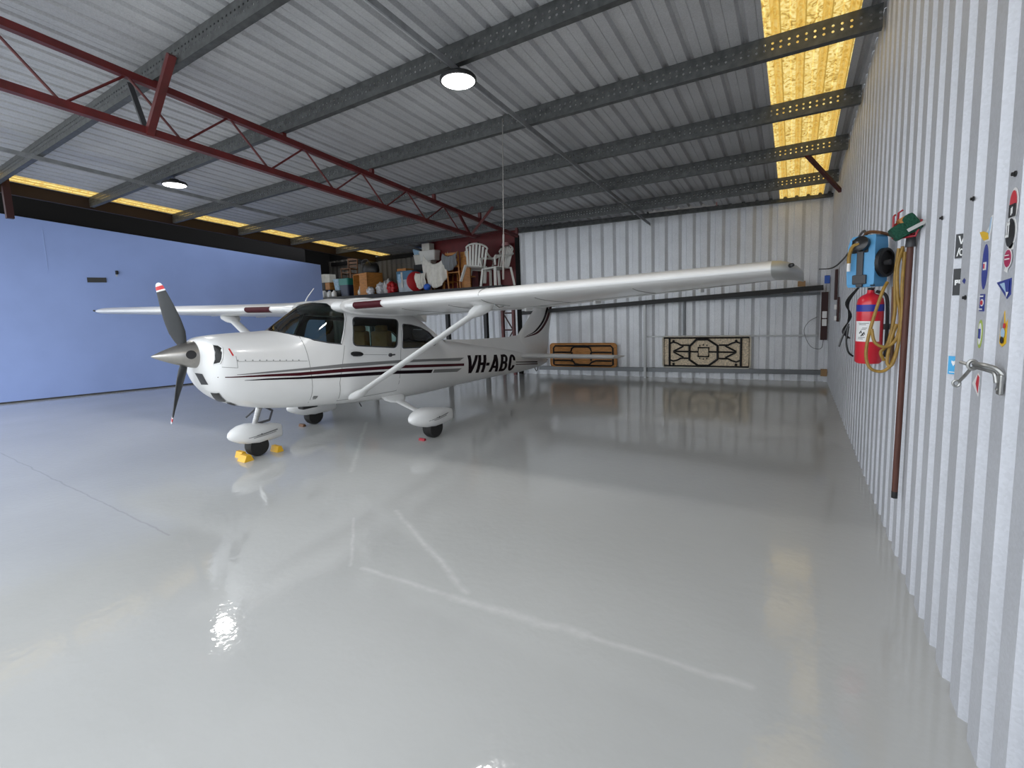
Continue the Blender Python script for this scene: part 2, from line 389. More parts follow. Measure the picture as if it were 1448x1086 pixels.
q = blp(4.93, .03); hk = empty('wall_hook', 'tiny dark hook with a pale tag on the blue wall, right of the black slot', 'hook', (q.x, q.y, 2.98))
MB().box((-.035, -.02, .02), (.035, .02, .11)).build('hook_plate', 'black', hk); MB().box((-.07, -.015, -.03), (-.02, .015, .02)).build('tag_label', 'light_grey', hk)
q = blp(3.77, .003); struct(MB().obox((q.x, q.y, 3.55), (.02, .006, .95), bo).build('trim_seam', 'seam_blue'))
# roof: galvanised sheets with ribs, and two runs of fibreglass
def roof(x0, x1, name, m, ph=0., pitch=.254):
    out = []; s = math.floor((x0-ph)/pitch)*pitch+ph
    pts = [(x0, 0)]
    while s < x1:
        for a, d in ((s, 0), (s+.022, .045), (s+.05, .045), (s+.072, 0), (s+.15, 0), (s+.156, .007), (s+.162, 0)):
            if x0 < a < x1: pts.append((a, d))
        s += pitch
    pts.append((x1, 0)); v = []; f = []
    ny = 13
    for i, (x, d) in enumerate(pts):
        for j in range(ny):
            y = Y0+(Y1-Y0)*j/(ny-1); v.append((x, y, zs(y)+d))
    for i in range(len(pts)-1):
        for j in range(ny-1): f.append((i*ny+j, (i+1)*ny+j, (i+1)*ny+j+1, i*ny+j+1))
    return struct(MB().add(v, f).build(name, m))
roof(-12.6, -12.46, 'ceiling', 'roof_sheet'); roof(-11.95, -.31, 'ceiling', 'roof_sheet'); roof(.44, .68, 'ceiling', 'roof_sheet')
roof(-.31, .44, 'window_1', 'skylight', ph=-.25, pitch=.2); roof(-12.46, -11.95, 'window_2', 'skylight', ph=.05, pitch=.2)
# purlins: C sections, perforated
PY = [2.45, 3.87, 5.36, 6.85, 8.32, 9.87]
plab = ['steel roof purlin nearest the camera, crossing the upper left corner', 'steel roof purlin that the big round lamp over the floor hangs from',
 'steel roof purlin just behind the purlin with the two round lamps', 'steel roof purlin running past the middle of the yellow roof light',
 'steel roof purlin where the red diagonal brace meets the yellow roof light', 'rearmost steel roof purlin before the back wall']
for y, lb in zip(PY, plab):
    mb = MB(); h = .198; z0 = zb(y)
    mb.box((-12.5, -.0015, 0), (RX-.02, .0015, h)); mb.box((-12.5, 0, 0), (RX-.02, .07, .004)); mb.box((-12.5, 0, h-.004), (RX-.02, .07, h)); mb.box((-12.5, .067, 0), (RX-.02, .07, .022))
    o = mb.build('purlin', 'perforated'); o.location = (0, y, z0)
    tag(o, lb, 'purlin', 'roof purlins')
s0 = .02; z = 3.735
mb = MB(); a = bx(-6.28, .05); b = bx(RX-.02, .05)
mb.bar((*a, z+.045), (*b, z+.055), .09, .10); struct(mb.build('trim_eave', 'purlin_steel'))
mb = MB(); mb.bar((-14.9, 11.55, 3.66), (-6.4, 11.55, 3.66), .1, .12); struct(mb.build('trim_eave', 'dark_void'))
o = MB().bar((-12.55, -.2, zs(-.2)-.12), (-12.55, 11.5, zs(11.5)-.12), .08, .22).build('eave_beam', 'eave_paint'); tag(o, 'dark red eave beam under the left yellow roof light', 'beam')
o = MB().bar((-12.2, 2.62, 3.72), (-12.2, 2.62, zs(2.6)-.01), .1, .1).build('drop_post', 'dark_red_beam'); tag(o, 'short dark red post under the left end of the nearest purlin', 'post')
for x, lb in ((-2.95, 'grey steel roof tie running across the purlins beside the big round lamp'), (-9.69, 'grey steel roof tie running across the purlins on the left, beside the small round lamp')):
    mb = MB(); y1 = 11.15 if x > -5 else 11.5
    mb.bar((x, -.2, zb(-.2)-.003), (x, y1, zb(y1)-.003), .075, .006); mb.bar((x+.035, -.2, zb(-.2)-.03), (x+.035, y1, zb(y1)-.03), .006, .06)
    tag(mb.build('roof_tie', 'brace_steel'), lb, 'roof tie')
# red lattice truss
TX = -5.82
def ztop(y): return 4.33-.095*(y-1.36)
def zbot(y): return 3.80-.073*(y-1.4)
tr = empty('roof_truss', 'long dark red steel lattice truss under the roof, left of centre', 'truss', (TX, 5, 0))
def trl(name, mb): return mb.build(name, 'dark_red_paint', tr)
def tp(y, z, x=0): return (x, y-5, z)
trl('top_chord', MB().bar(tp(-.2, ztop(-.2)), tp(9.9, ztop(9.9)), .07, .07)); trl('bottom_chord', MB().bar(tp(-.2, zbot(-.2)), tp(8.15, zbot(8.15)), .075, .075))
yb = .72
while yb < 7.6:
    trl('web_rod', MB().tube([tp(yb+.02, zbot(yb)+.03), tp(yb+.5, ztop(yb+.5)-.03)], .013, n=6)); trl('web_rod', MB().tube([tp(yb+.54, ztop(yb+.54)-.03), tp(yb+.96, zbot(yb+.96)+.03)], .013, n=6)); yb += .985
for y in PY:
    if zb(y)-ztop(y) > .03: trl('cleat', MB().box(tp(y+.01, ztop(y)+.03, -.03), tp(y+.06, zb(y)-.001, .03)))
trl('end_web', MB().bar(tp(8.12, zbot(8.12)), tp(9.3, ztop(9.3)), .05, .05))
trl('fly_brace', MB().bar(tp(2.36, 3.70, .02), tp(2.40, 4.33, .58), .07, .05)); MB().bar(tp(2.36, 3.72, -.02), tp(2.40, 4.33, -.40), .05, .03).build('fly_brace', 'dark_grey', tr)
trl('fly_brace', MB().bar(tp(8.0, 3.33, .02), tp(8.27, 3.88, .40), .06, .05)); trl('fly_brace', MB().bar(tp(8.0, 3.33, -.02), tp(8.27, 3.88, -.50), .05, .04))
lc = empty('lattice_column', 'dark red lattice column under the storage deck, behind the tail fin', 'column', (-6.5, 10.45, 0))
for dx in (-.17, .17): MB().box((dx-.035, -.04, 0), (dx+.035, .04, 2.17)).build('post', 'dark_red_paint', lc)
for i, z in enumerate((.3, .75, 1.2, 1.65, 2.08)):
    MB().bar((-.14, 0, z), (.14, 0, z), .03, .04).build('lacing_bar', 'dark_red_beam', lc)
    if i < 4: MB().bar((-.14 if i % 2 else .14, 0, z), (.14 if i % 2 else -.14, 0, z+.43), .02, .03).build('lacing_bar', 'dark_red_beam', lc)
o = MB().bar((.10, 8.33, 3.845), (RX-.01, 9.58, 3.49), .05, .05).build('corner_brace', 'dark_red_paint'); tag(o, 'dark red diagonal brace between the yellow roof light and the right wall', 'brace')
# high bay lamps
def lamp(x, y, label):
    e = empty('high_bay_lamp', label, 'lamp', (x, y, zb(y)-.125), group='round high bay lamps')
    MB().lathe([(.02, .085), (.06, .082), (.085, .06), (.10, .04), (.165, .035), (.182, .015), (.182, -.012), (.168, -.014)], mi=0, n=40).build('housing', 'black', e, smooth=True)
    MB().lathe([(.167, -.013), (.155, -.022), (.10, -.028), (.0005, -.03)], n=40).build('lens', 'lamp_lens', e, smooth=True)
    MB().tube([(-.02, 0, .083), (-.03, 0, .105), (0, 0, .124), (.03, 0, .105), (.02, 0, .083)], .006).build('hook', 'dark_grey', e)
    l = bpy.data.lights.new('lamp_light', 'SPOT'); l.energy = LAMP_POWER; l.shadow_soft_size = .14; l.spot_size = math.radians(150); l.spot_blend = .6; l.color = (1, .98, .95)
    lo = bpy.data.objects.new('lamp_light', l); COL.objects.link(lo); lo.parent = e; lo.location = (0, 0, -.06)
lamp(-2.92, 3.92, 'round lit high bay lamp hanging over the floor near the photo centre top'); lamp(-8.93, 3.92, 'round lit high bay lamp over the blue wall side, left of the truss')
bt = empty('fluorescent_batten', 'long white fluorescent batten at the top of the back wall', 'lamp', (*bx(-2.22, .17), 3.82))
Rb = Matrix.Rotation(math.atan2(BT.y, BT.x), 3, 'Z')
MB().obox((0, 0, .035), (1.42, .1, .07), Rb, bev=.02).build('diffuser', 'tube_lens', bt, smooth=True); MB().obox((0, .06*BN.y*-1, .09), (1.44, .06, .05), Rb).build('body', 'light_grey', bt)
for s in (-1, 1): MB().obox(Rb@Vector((s*.72, 0, .035)), (.025, .11, .08), Rb).build('end_cap', 'pink' if s > 0 else 'rubber', bt)
o = MB().tube([(-3.22, 5.22, zb(5.36)+.1), (-3.27, 5.22, 2.72)], .006, n=6).tube([(-3.27, 5.22, 2.72), (-3.30, 5.22, 2.14)], .013, n=6).build('hanging_cord', 'rope')
tag(o, 'thin pale cord hanging from a purlin down behind the near wing', 'cord')
# back wall steelwork
o = MB().bar((*bx(-5.75, .06), .175), (*bx(.52, .06), .205), .08, .095).build('bottom_rail', 'rail_steel', smooth=True); tag(o, 'dark steel rail low along the back wall, under the two folded tables', 'rail')
o = MB().bar((*bx(-3.0, .03), .975), (*bx(.42, .03), .97), .03, .035).build('middle_rail', 'post_grey'); tag(o, 'thin grey rail at mid height on the back wall, above the cream table', 'rail')
o = MB().box((bx(-3.02, .2)[0]-.028, bx(-3.02, .2)[1]-.028, 0), (bx(-3.02, .2)[0]+.028, bx(-3.02, .2)[1]+.028, 1.76)).build('shelf_post', 'post_grey'); tag(o, 'grey steel post holding the long shelf, between the two folded tables', 'post')
o = MB().bar((*bx(-.02-1.55, .03), .97), (*bx(-.02-1.55, .03), 1.83), .03, .05); 
sh = empty('long_shelf', 'long dark plank shelf along the back wall behind the near wing', 'shelf', (*bx(-3, .15), 0)); ox, oy = bx(-3, .15)
def shp(x, d, z): q = bx(x, d); return (q[0]-ox, q[1]-oy, z)
MB().bar(shp(-6.1, .17, 1.64), shp(.45, .17, 1.95), .32, .10).build('plank', 'dark_shelf', sh)
MB().bar(shp(-2.2, .05, 1.80), shp(.44, .05, 1.835), .04, .05).build('support_rail', 'rail_steel', sh)
MB().bar(shp(-2.17, .04, 1.0), shp(-2.17, .04, 1.78), .06, .05).build('bracket', 'rail_steel', sh)
q = bx(.53, .05); cr = empty('corner_upright', 'short dark red upright in the back right corner carrying white switches', 'upright', (q[0], q[1], .88))
MB().box((-.065, -.03, 0), (.05, .03, .98)).build('upright', 'dark_red_beam', cr)
for z in (.45, .29): MB().box((-.045, -.055, z), (.035, -.03, z+.14), bev=.008).build('switch_plate', 'white', cr)
q = bx(.56, .06); o = MB().box((q[0]-.07, q[1]-.05, .13), (q[0]+.04, q[1]+.04, .27)).build('timber_block', 'cardboard'); tag(o, 'small brown timber block at the right end of the low rail', 'block')
q = bx(.10, .2); o = MB().box((q[0]-.075, q[1]-.05, 1.99), (q[0]+.06, q[1]+.05, 2.10), bev=.004).build('carton', 'cardboard', base=True); tag(o, 'small brown carton on the long shelf by the wing tip', 'box')
q = bx(.545, .12); o = MB().box((q[0]-.05, q[1]-.03, 2.03), (q[0]+.04, q[1]+.03, 2.19), bev=.006).build('blue_case', 'blue_tag', base=True); tag(o, 'small blue case at the right end of the long shelf', 'case')
o = MB().tube(sm([(*bx(.40, .06), 1.36), (*bx(.25, .05), 1.25), (*bx(.18, .05), 1.05), (*bx(.3, .05), .75), (*bx(.48, .05), .70), (*bx(.52, .06), .88)]), .006, n=5).build('loose_cable', 'rail_steel'); tag(o, 'thin loose cable looping below the white switches in the back corner', 'cable')
# the two folding tables on edge on the low rail: board with the folded black frame
def table(x0, x1, z0, z1, name, board, label, draw):
    a, b = bx(x0, .1), bx(x1, .1); L = math.hypot(b[0]-a[0], b[1]-a[1]); H = z1-z0
    e = empty(name, label, 'table', (a[0], a[1], z0), math.atan2(BT.y, BT.x))
    bm = bmesh.new(); n = 6; r = .07; pts = []
    for cx, cz, a0 in ((L-r, r, -90), (L-r, H-r, 0), (r, H-r, 90), (r, r, 180)):
        for k in range(n+1): t = math.radians(a0+90*k/n); pts.append((cx+r*math.cos(t), 0, cz+r*math.sin(t)))
    MB().poly(pts, (0, .035, 0)).build('table_top', board, e)
    rim = [(x, -.004, z) for x, _, z in pts]; MB().tube(rim, .016, closed=True, n=6).build('rim', board if board != 'table_cream' else 'offwhite', e, smooth=True)
    for nm, mb in draw(L, H): mb.build(nm, 'black', e, smooth=True)
def draw_a(L, H):
    out = []; y = -.02; r = .022
    def t(*p, closed=False): return MB().tube([(x*L, y, z*H) for x, z in p], r, n=6, closed=closed)
    out.append(('leg_frame', t((.05, .10), (.05, .80), (.08, .90), (.92, .90), (.95, .80), (.95, .10), (.92, .05), (.08, .05), closed=True)))
    out.append(('leg', t((.06, .62), (.32, .62), (.34, .80), (.38, .86), (.58, .86), (.62, .80), (.64, .62), (.93, .62))))
    out.append(('leg', t((.06, .26), (.30, .26), (.36, .22), (.38, .12), (.46, .08), (.60, .08), (.64, .2), (.7, .26), (.93, .26))))
    for x in (.34, .63): out.append(('cross_bar', t((x, .26), (x, .62))))
    for s in (0, 1):
        m = (lambda x: x) if s == 0 else (lambda x: .98-x); out.append(('stay', t((m(.13), .42), (m(.22), .50), (m(.28), .46)))); out.append(('stay', t((m(.16), .36), (m(.20), .44))))
    return out
def draw_b(L, H):
    out = []; y = -.022; r = .020
    def t(*p, closed=False, rr=r): return MB().tube([(x*L, y, z*H) for x, z in p], rr, n=6, closed=closed)
    out.append(('leg_frame', t((.02, .05), (.02, .95), (.98, .95), (.98, .05), closed=True)))
    for x in (.085, .895): out.append(('cross_bar', t((x, .05), (x, .95), rr=.025)))
    out.append(('octagon_frame', t((.32, .25), (.32, .68), (.40, .90), (.53, .90), (.64, .70), (.64, .28), (.54, .07), (.42, .07), closed=True, rr=.028)))
    out.append(('centre_frame', t((.42, .36), (.42, .64), (.54, .64), (.54, .36), closed=True)))
    out.append(('cross_bar', t((.15, .52), (.42, .51)))); out.append(('cross_bar', t((.54, .51), (.83, .50))))
    for s in (0, 1):
        m = (lambda x: x) if s == 0 else (lambda x: .975-x)
        for u in (0, 1):
            v = (lambda z: z) if u == 0 else (lambda z: 1.02-z)
            out.append(('stay', t(*[(m(x), v(z)) for x, z in ((.09, .24), (.13, .20), (.18, .24), (.22, .30), (.32, .30))]))); out.append(('stay', t(*[(m(x), v(z)) for x, z in ((.13, .50), (.2, .40), (.25, .33))])))
        out.append(('foot_cap', t((m(.12), .86), (m(.145), .84), rr=.028))); out.append(('foot_cap', t((m(.12), .10), (m(.145), .12), rr=.028)))
    for p in ((.44, .71), (.48, .73), (.52, .71), (.44, .30), (.48, .28), (.52, .30)): out.append(('bolt', t((p[0]-.005, p[1]), (p[0]+.005, p[1]))))
    return out
table(-5.42, -3.71, .235, .82, 'folding_table', 'table_wood', 'orange wood folding table on edge against the back wall behind the tail', draw_a)
table(-2.63, -.80, .262, .98, 'folding_table', 'table_cream', 'cream mottled folding table on edge with a black octagon frame', draw_b)

# ------------------------------------------------------------------ the light aircraft
# a: zb, zt, w, zc, nTop, nBot
ST=[(.40,1.22,1.545,.19,1.385,2.0,2.0),
(.43,1.08,1.560,.33,1.35,2.2,2.1),
(.48,.97,1.572,.41,1.31,2.4,2.2),
(.56,.88,1.580,.45,1.27,2.5,2.3),
(.68,.80,1.588,.475,1.22,2.5,2.4),
(.85,.73,1.592,.495,1.17,2.5,2.5),
(1.10,.665,1.594,.515,1.12,2.5,2.6),
(1.28,.635,1.605,.53,1.09,2.6,2.7),
(1.45,.61,1.70,.54,1.07,2.7,2.8),
(1.65,.585,1.825,.55,1.05,3.0,2.9),
(1.85,.565,1.925,.555,1.04,3.3,3.0),
(2.10,.535,1.945,.56,1.02,3.5,3.0),
(2.80,.465,1.91,.555,.98,3.4,3.0),
(3.20,.42,1.83,.53,.95,3.1,3.0),
(3.60,.40,1.67,.49,.92,2.8,2.9),
(3.95,.39,1.46,.45,.88,2.5,2.8),
(4.30,.385,1.27,.41,.83,2.3,2.7),
(4.70,.38,1.19,.365,.78,2.2,2.6),
(5.50,.36,1.045,.28,.70,2.1,2.4),
(6.40,.335,.90,.195,.61,2.1,2.3),
(7.30,.305,.755,.115,.52,2.1,2.2),
(7.90,.315,.66,.065,.48,2.0,2.1),
(8.35,.37,.575,.03,.47,2.0,2.0)]
def _tan(i,k):
    if i==0: return (ST[1][k]-ST[0][k])/(ST[1][0]-ST[0][0])
    if i==len(ST)-1: return (ST[-1][k]-ST[-2][k])/(ST[-1][0]-ST[-2][0])
    h0=ST[i][0]-ST[i-1][0]; h1=ST[i+1][0]-ST[i][0]
    d0=(ST[i][k]-ST[i-1][k])/h0; d1=(ST[i+1][k]-ST[i][k])/h1
    if d0*d1<=0: return 0.
    w1=2*h1+h0; w2=h1+2*h0
    return (w1+w2)/(w1/d0+w2/d1)
def sec(a):
    a=min(max(a,ST[0][0]),ST[-1][0])
    i=0
    while i<len(ST)-2 and a>ST[i+1][0]: i+=1
    h=ST[i+1][0]-ST[i][0]; t=(a-ST[i][0])/h
    r=[]
    for k in range(1,7):
        m0,m1=_tan(i,k)*h,_tan(i+1,k)*h
        r.append((2*t**3-3*t*t+1)*ST[i][k]+(t**3-2*t*t+t)*m0+(3*t*t-2*t**3)*ST[i+1][k]+(t**3-t*t)*m1)
    return r
def hw(a,z):
    zb,zt,w,zc,nt,nb=sec(a)
    if z>=zc: v=(z-zc)/(zt-zc); n=nt
    else: v=(zc-z)/(zc-zb); n=nb
    if v>=1: return 0.
    return w*(1-v**n)**(1/n)
ac = empty('light_aircraft', 'white high wing light aircraft with maroon stripes, parked in the middle of the hangar', 'aircraft', (-5.50, 2.01, 0), -.0172)
# local axes: x = port, y = aft of the spinner tip, z = up
def ring(a, n=56, inset=0.):
    z0, z1, w_, zc, nt_, nb_ = sec(a); out = []
    z0 += inset; z1 -= inset; w_ = max(w_-inset, .005)
    for i in range(n):
        t = 2*PI*i/n; c, s = math.cos(t), math.sin(t); e = nt_ if s > 0 else nb_
        out.append((w_*math.copysign(abs(c)**(2/e), c), a, zc+((z1-zc) if s > 0 else (zc-z0))*math.copysign(abs(s)**(2/e), s)))
    return out
def frange(a, b, n): return [a+(b-a)*i/(n-1) for i in range(n)]
WS = [(1.15, 1.612), (1.24, 1.570), (1.36, 1.520), (1.52, 1.458), (1.68, 1.415), (1.862, 1.383), (1.992, 1.70), (2.02, 1.83), (1.80, 1.97), (1.60, 1.97), (1.12, 1.72)]
def rounded(P, r=.05, k=4):
    out = []; n = len(P)
    for i in range(n):
        p = Vector(P[i]); a = (Vector(P[i-1])-p).normalized(); b = (Vector(P[(i+1) % n])-p).normalized()
        for j in range(k+1):
            t = j/k; q0 = p+a*r; q1 = p+b*r; out.append(tuple((1-t)**2*q0+2*t*(1-t)*p+t*t*q1))
    return out
FWIN = rounded([(2.103, 1.717), (2.909, 1.655), (2.793, 1.252), (2.03, 1.351)], .07)
QWIN = rounded([(2.99, 1.585), (3.19, 1.564), (3.417, 1.514), (3.62, 1.43), (3.80, 1.275), (3.72, 1.215), (3.5, 1.20), (2.906, 1.235)], .035)
RWIN = rounded([(3.84, 1.47), (3.93, 1.375), (4.01, 1.265), (4.2, 1.228), (4.40, 1.262), (4.36, 1.40)], .02)
def area(P): return sum(P[i-1][0]*P[i][1]-P[i][0]*P[i-1][1] for i in range(len(P)))
def inside(P, a, z):
    s = 1 if area(P) > 0 else -1
    for i in range(len(P)):
        (x0, y0), (x1, y1) = P[i-1], P[i]
        if s*((x1-x0)*(z-y0)-(y1-y0)*(a-x0)) < -1e-6: return False
    return True
def cut(bm, P):
    lo = (min(p[0] for p in P)-.12, min(p[1] for p in P)-.12); hi = (max(p[0] for p in P)+.12, max(p[1] for p in P)+.12)
    for i in range(len(P)):
        (x0, y0), (x1, y1) = P[i-1], P[i]
        if math.hypot(x1-x0, y1-y0) < 1e-5: continue
        fs = [f for f in bm.faces if any(lo[0] < v.co.y < hi[0] and lo[1] < v.co.z < hi[1] for v in f.verts)]
        g = set(fs)
        for f in fs: g.update(f.edges); g.update(f.verts)
        bmesh.ops.bisect_plane(bm, geom=list(g), dist=1e-6, plane_co=(0, x0, y0), plane_no=(0, y1-y0, -(x1-x0)))
    return [f for f in bm.faces if inside(P, f.calc_center_median().y, f.calc_center_median().z)]
def take(bm, faces, offset=0.):
    v = []; ix = {}; F = []
    for f in faces:
        q = []
        for x in f.verts:
            if x not in ix: ix[x] = len(v); v.append(tuple(x.co-x.normal*offset))
            q.append(ix[x])
        F.append(q)
    return MB().add(v, F)
def shell(stations, inset=0.):
    mb = MB().rings([ring(a, inset=inset) for a in stations]); bm = bmesh.new()
    vs = [bm.verts.new(v) for v in mb.v]
    for f in mb.f: bm.faces.new([vs[i] for i in f])
    bmesh.ops.recalc_face_normals(bm, faces=bm.faces); return bm
sta_ = [.40, .405, .415, .43, .445, .46, .48, .505, .53, .56, .6, .64, .68, .74, .8]+frange(.87, 4.7, 60)+frange(4.8, 8.35, 34)
bm = shell(sta_)
panes = []
for nm, P in (('windscreen', WS), ('side_window', FWIN), ('quarter_window', QWIN), ('rear_window', RWIN)):
    fs = cut(bm, P)
    for sgn in ((0,) if nm == 'windscreen' else (1, -1)):
        g = [f for f in fs if sgn == 0 or sgn*f.calc_center_median().x > 0]
        panes.append((nm, sgn, P, take(bm, g, .004)))
    bmesh.ops.delete(bm, geom=fs, context='FACES')
fus = MB().bm(bm); fus = fus.build('fuselage', ['white_paint'], ac, smooth=35)
bm = shell(frange(1.32, 4.25, 50), .03)
for P in (WS, FWIN, QWIN, RWIN): bmesh.ops.delete(bm, geom=cut(bm, P), context='FACES')
MB().bm(bm).build('cabin_lining', 'lining', ac)
def surf(a, z, s=1, off=.003):
    p = hw(a, z); return (s*(p+off), a, z)
for nm, sgn, P, mb in panes:
    po = mb.build(nm, 'glass', ac, smooth=60)
    if sgn:
        L = [surf(a, z, sgn, .001) for a, z in P if hw(a, z) > .02]; MB().tube(L, .009, n=6, closed=nm != 'rear_window').build('window_frame', 'dark_grey' if nm != 'rear_window' else 'white_paint', po)
    else:
        for s in (1, -1): MB().tube([surf(a, z, s, .001) for a, z in [(1.862, 1.383), (1.93, 1.55), (1.992, 1.70), (2.02, 1.80)]], .012, n=6).build('windscreen_pillar', 'light_grey', po)
        MB().tube([surf(a, z, 1, .001) for a, z in ((1.862, 1.383), (1.68, 1.415), (1.52, 1.458), (1.36, 1.522), (1.27, 1.56), (1.245, 1.573))]+[surf(a, z, -1, .001) for a, z in ((1.245, 1.573), (1.27, 1.56), (1.36, 1.522), (1.52, 1.458), (1.68, 1.415), (1.862, 1.383))], .008, n=6).build('windscreen_seal', 'dark_grey', po)
# cabin interior seen through the glass
MB().box((-.40, 1.55, 1.18), (.40, 1.78, 1.40), bev=.03).box((-.43, 1.42, 1.36), (.43, 1.80, 1.41), bev=.02).build('glareshield', 'black', ac)
for s in (1, -1):
    st = MB().box((s*.24-.18, 2.35, .85), (s*.24+.18, 2.80, .98), bev=.04).box((s*.24-.17, 2.74, .92), (s*.24+.17, 2.86, 1.50), bev=.04).box((s*.24-.10, 2.76, 1.46), (s*.24+.10, 2.85, 1.58), bev=.03).build('front_seat', 'tan_leather', ac, smooth=True)
    MB().tube([(s*.22, 1.80, 1.28), (s*.22, 1.98, 1.30)], .014).tube([(s*.22-.13, 2.0, 1.36), (s*.22-.12, 2.0, 1.25), (s*.22+.12, 2.0, 1.25), (s*.22+.13, 2.0, 1.36)], .014).build('control_yoke', 'black', ac)
MB().box((-.42, 3.45, .85), (.42, 3.6, 1.28), bev=.05).box((-.42, 3.1, .82), (.42, 3.5, .95), bev=.04).build('rear_seat', 'tan_leather', ac, smooth=True)
# strips laid on the skin
def strip(mb, top, bot, s=1, off=.003, nv=3, mi=0, nu=8):
    def res(L):
        out = []
        for i in range(len(L)-1):
            for k in range(nu): out.append((L[i][0]+(L[i+1][0]-L[i][0])*k/nu, L[i][1]+(L[i+1][1]-L[i][1])*k/nu))
        return out+[L[-1]]
    A = res(top); B = res(bot); v = []; f = []
    for a, b in zip(A, B):
        for j in range(nv+1): t = j/nv; v.append(surf(a[0]+(b[0]-a[0])*t, a[1]+(b[1]-a[1])*t, s, off))
    for i in range(len(A)-1):
        for j in range(nv): k = i*(nv+1)+j; f.append((k, k+1, k+nv+2, k+nv+1))
    return mb.add(v, f, mi)
def line(mb, P, wd, s=1, off=.002, mi=0):
    for i in range(len(P)-1):
        (x0, y0), (x1, y1) = P[i], P[i+1]; l = math.hypot(x1-x0, y1-y0) or 1; nx, ny = -(y1-y0)/l*wd/2, (x1-x0)/l*wd/2
        strip(mb, [(x0+nx, y0+ny), (x1+nx, y1+ny)], [(x0-nx, y0-ny), (x1-nx, y1-ny)], s, off, 1, mi, 5)
    return mb
GT = [(.60, 1.162), (.89, 1.156), (1.27, 1.143), (1.87, 1.128), (2.87, 1.066), (3.70, .989)]; GB = [(.60, 1.157), (.89, 1.137), (1.27, 1.118), (1.865, 1.082), (2.865, 1.025), (3.62, .961)]
G2 = ([(3.70, .989), (4.564, .913)], [(3.62, .959), (4.40, .873)])
RT = [(.46, 1.15), (.89, 1.125), (1.27, 1.096), (1.86, 1.067), (2.86, .990), (4.54, .811)]; RB = [(.46, 1.143), (.89, 1.100), (1.27, 1.058), (1.86, 1.022), (2.86, .945), (4.536, .766)]
KT = [(.67, 1.090), (.89, 1.079), (1.27, 1.043), (1.86, .998), (2.73, .925), (3.60, .826)]; KB = [(.67, 1.086), (.89, 1.062), (1.27, 1.018), (1.855, .956), (2.73, .877), (3.555, .777)]
K2 = ([(3.64, .821), (4.457, .734)], [(3.595, .774), (4.31, .690)])
for s in (1, -1):
    for T_, B_, m_, l_ in ((GT, GB, 'stripe_grey', 'grey upper stripe'), (*G2, 'stripe_grey', 'grey tail of the upper stripe'), (RT, RB, 'maroon', 'maroon middle stripe'), (KT, KB, 'stripe_black', 'black lower stripe'), (*K2, 'stripe_grey', 'grey tail of the lower stripe'),
        ([(6.62, .594), (7.76, .470)], [(6.62, .578), (7.76, .440)], 'stripe_black', 'short black stripe by the tailplane'), ([(6.62, .543), (7.78, .418)], [(6.62, .526), (7.79, .392)], 'maroon', 'short maroon stripe by the tailplane')):
        o = strip(MB(), T_, B_, s).build('side_stripe', m_, ac); o['label'] = l_
    mb = MB()
    line(mb, [(1.374, 1.511), (1.40, 1.2), (1.42, .9), (1.435, .64)], .007, s); line(mb, [(.61, 1.30), (1.38, 1.22)], .005, s); line(mb, [(.609, 1.357), (.611, 1.232), (.48, 1.255)], .005, s)
    line(mb, [(1.903, 1.362), (1.792, .892), (1.829, .64), (2.794, .617), (2.866, 1.188), (2.93, 1.5)], .008, s)
    line(mb, [(2.17, 1.218), (2.605, 1.169)], .006, s)
    mb.build('panel_seams', 'seam', fus)
    for i in range(10):
        a = .62+i*.073; z = 1.312-i*.0078
        MB().lathe([(.007, -.002), (.006, .004), (.0005, .005)], surf(a, z, s, 0), (s, 0, 0), n=8).build('fastener', 'mid_grey', fus)
    hx = surf(2.075, 1.234, s, .012); o = MB().rings([[(hx[0]+.016*k*math.cos(q), hx[1]+.10*t, hx[2]-.012*t+.032*k*math.sin(q)) for q in [2*PI*i/14 for i in range(14)]] for t, k in ((-1, .15), (-.9, .6), (-.6, .95), (0, 1), (.5, .9), (.85, .6), (1, .2))]).build('door_handle', 'black_gloss', ac, smooth=True)
    hx = surf(2.65, 1.162, s, .008); MB().lathe([(.026, -.01), (.026, .015), (.012, .018), (.0005, .018)], hx, (s, 0, 0), n=16).box((hx[0]-.008, hx[1], hx[2]-.012), (hx[0]+.014, hx[1]+.085, hx[2]+.006), bev=.004).build('door_latch', 'dark_grey', ac)
# small dark emblem by the firewall
mb = MB(); line(mb, [(1.45, .765), (1.51, .755)], .03, 1, .003); line(mb, [(1.455, .74), (1.50, .735)], .012, 1, .004); mb.build('data_emblem', 'stripe_grey', ac)
mb = MB(); line(mb, [(.566, 1.445), (.572, 1.41), (.584, 1.36)], .034, 1, .003, 1); line(mb, [(.566, 1.442), (.572, 1.41), (.583, 1.365)], .016, 1, .005, 0); mb.build('warning_sticker', ['red', 'white'], ac)
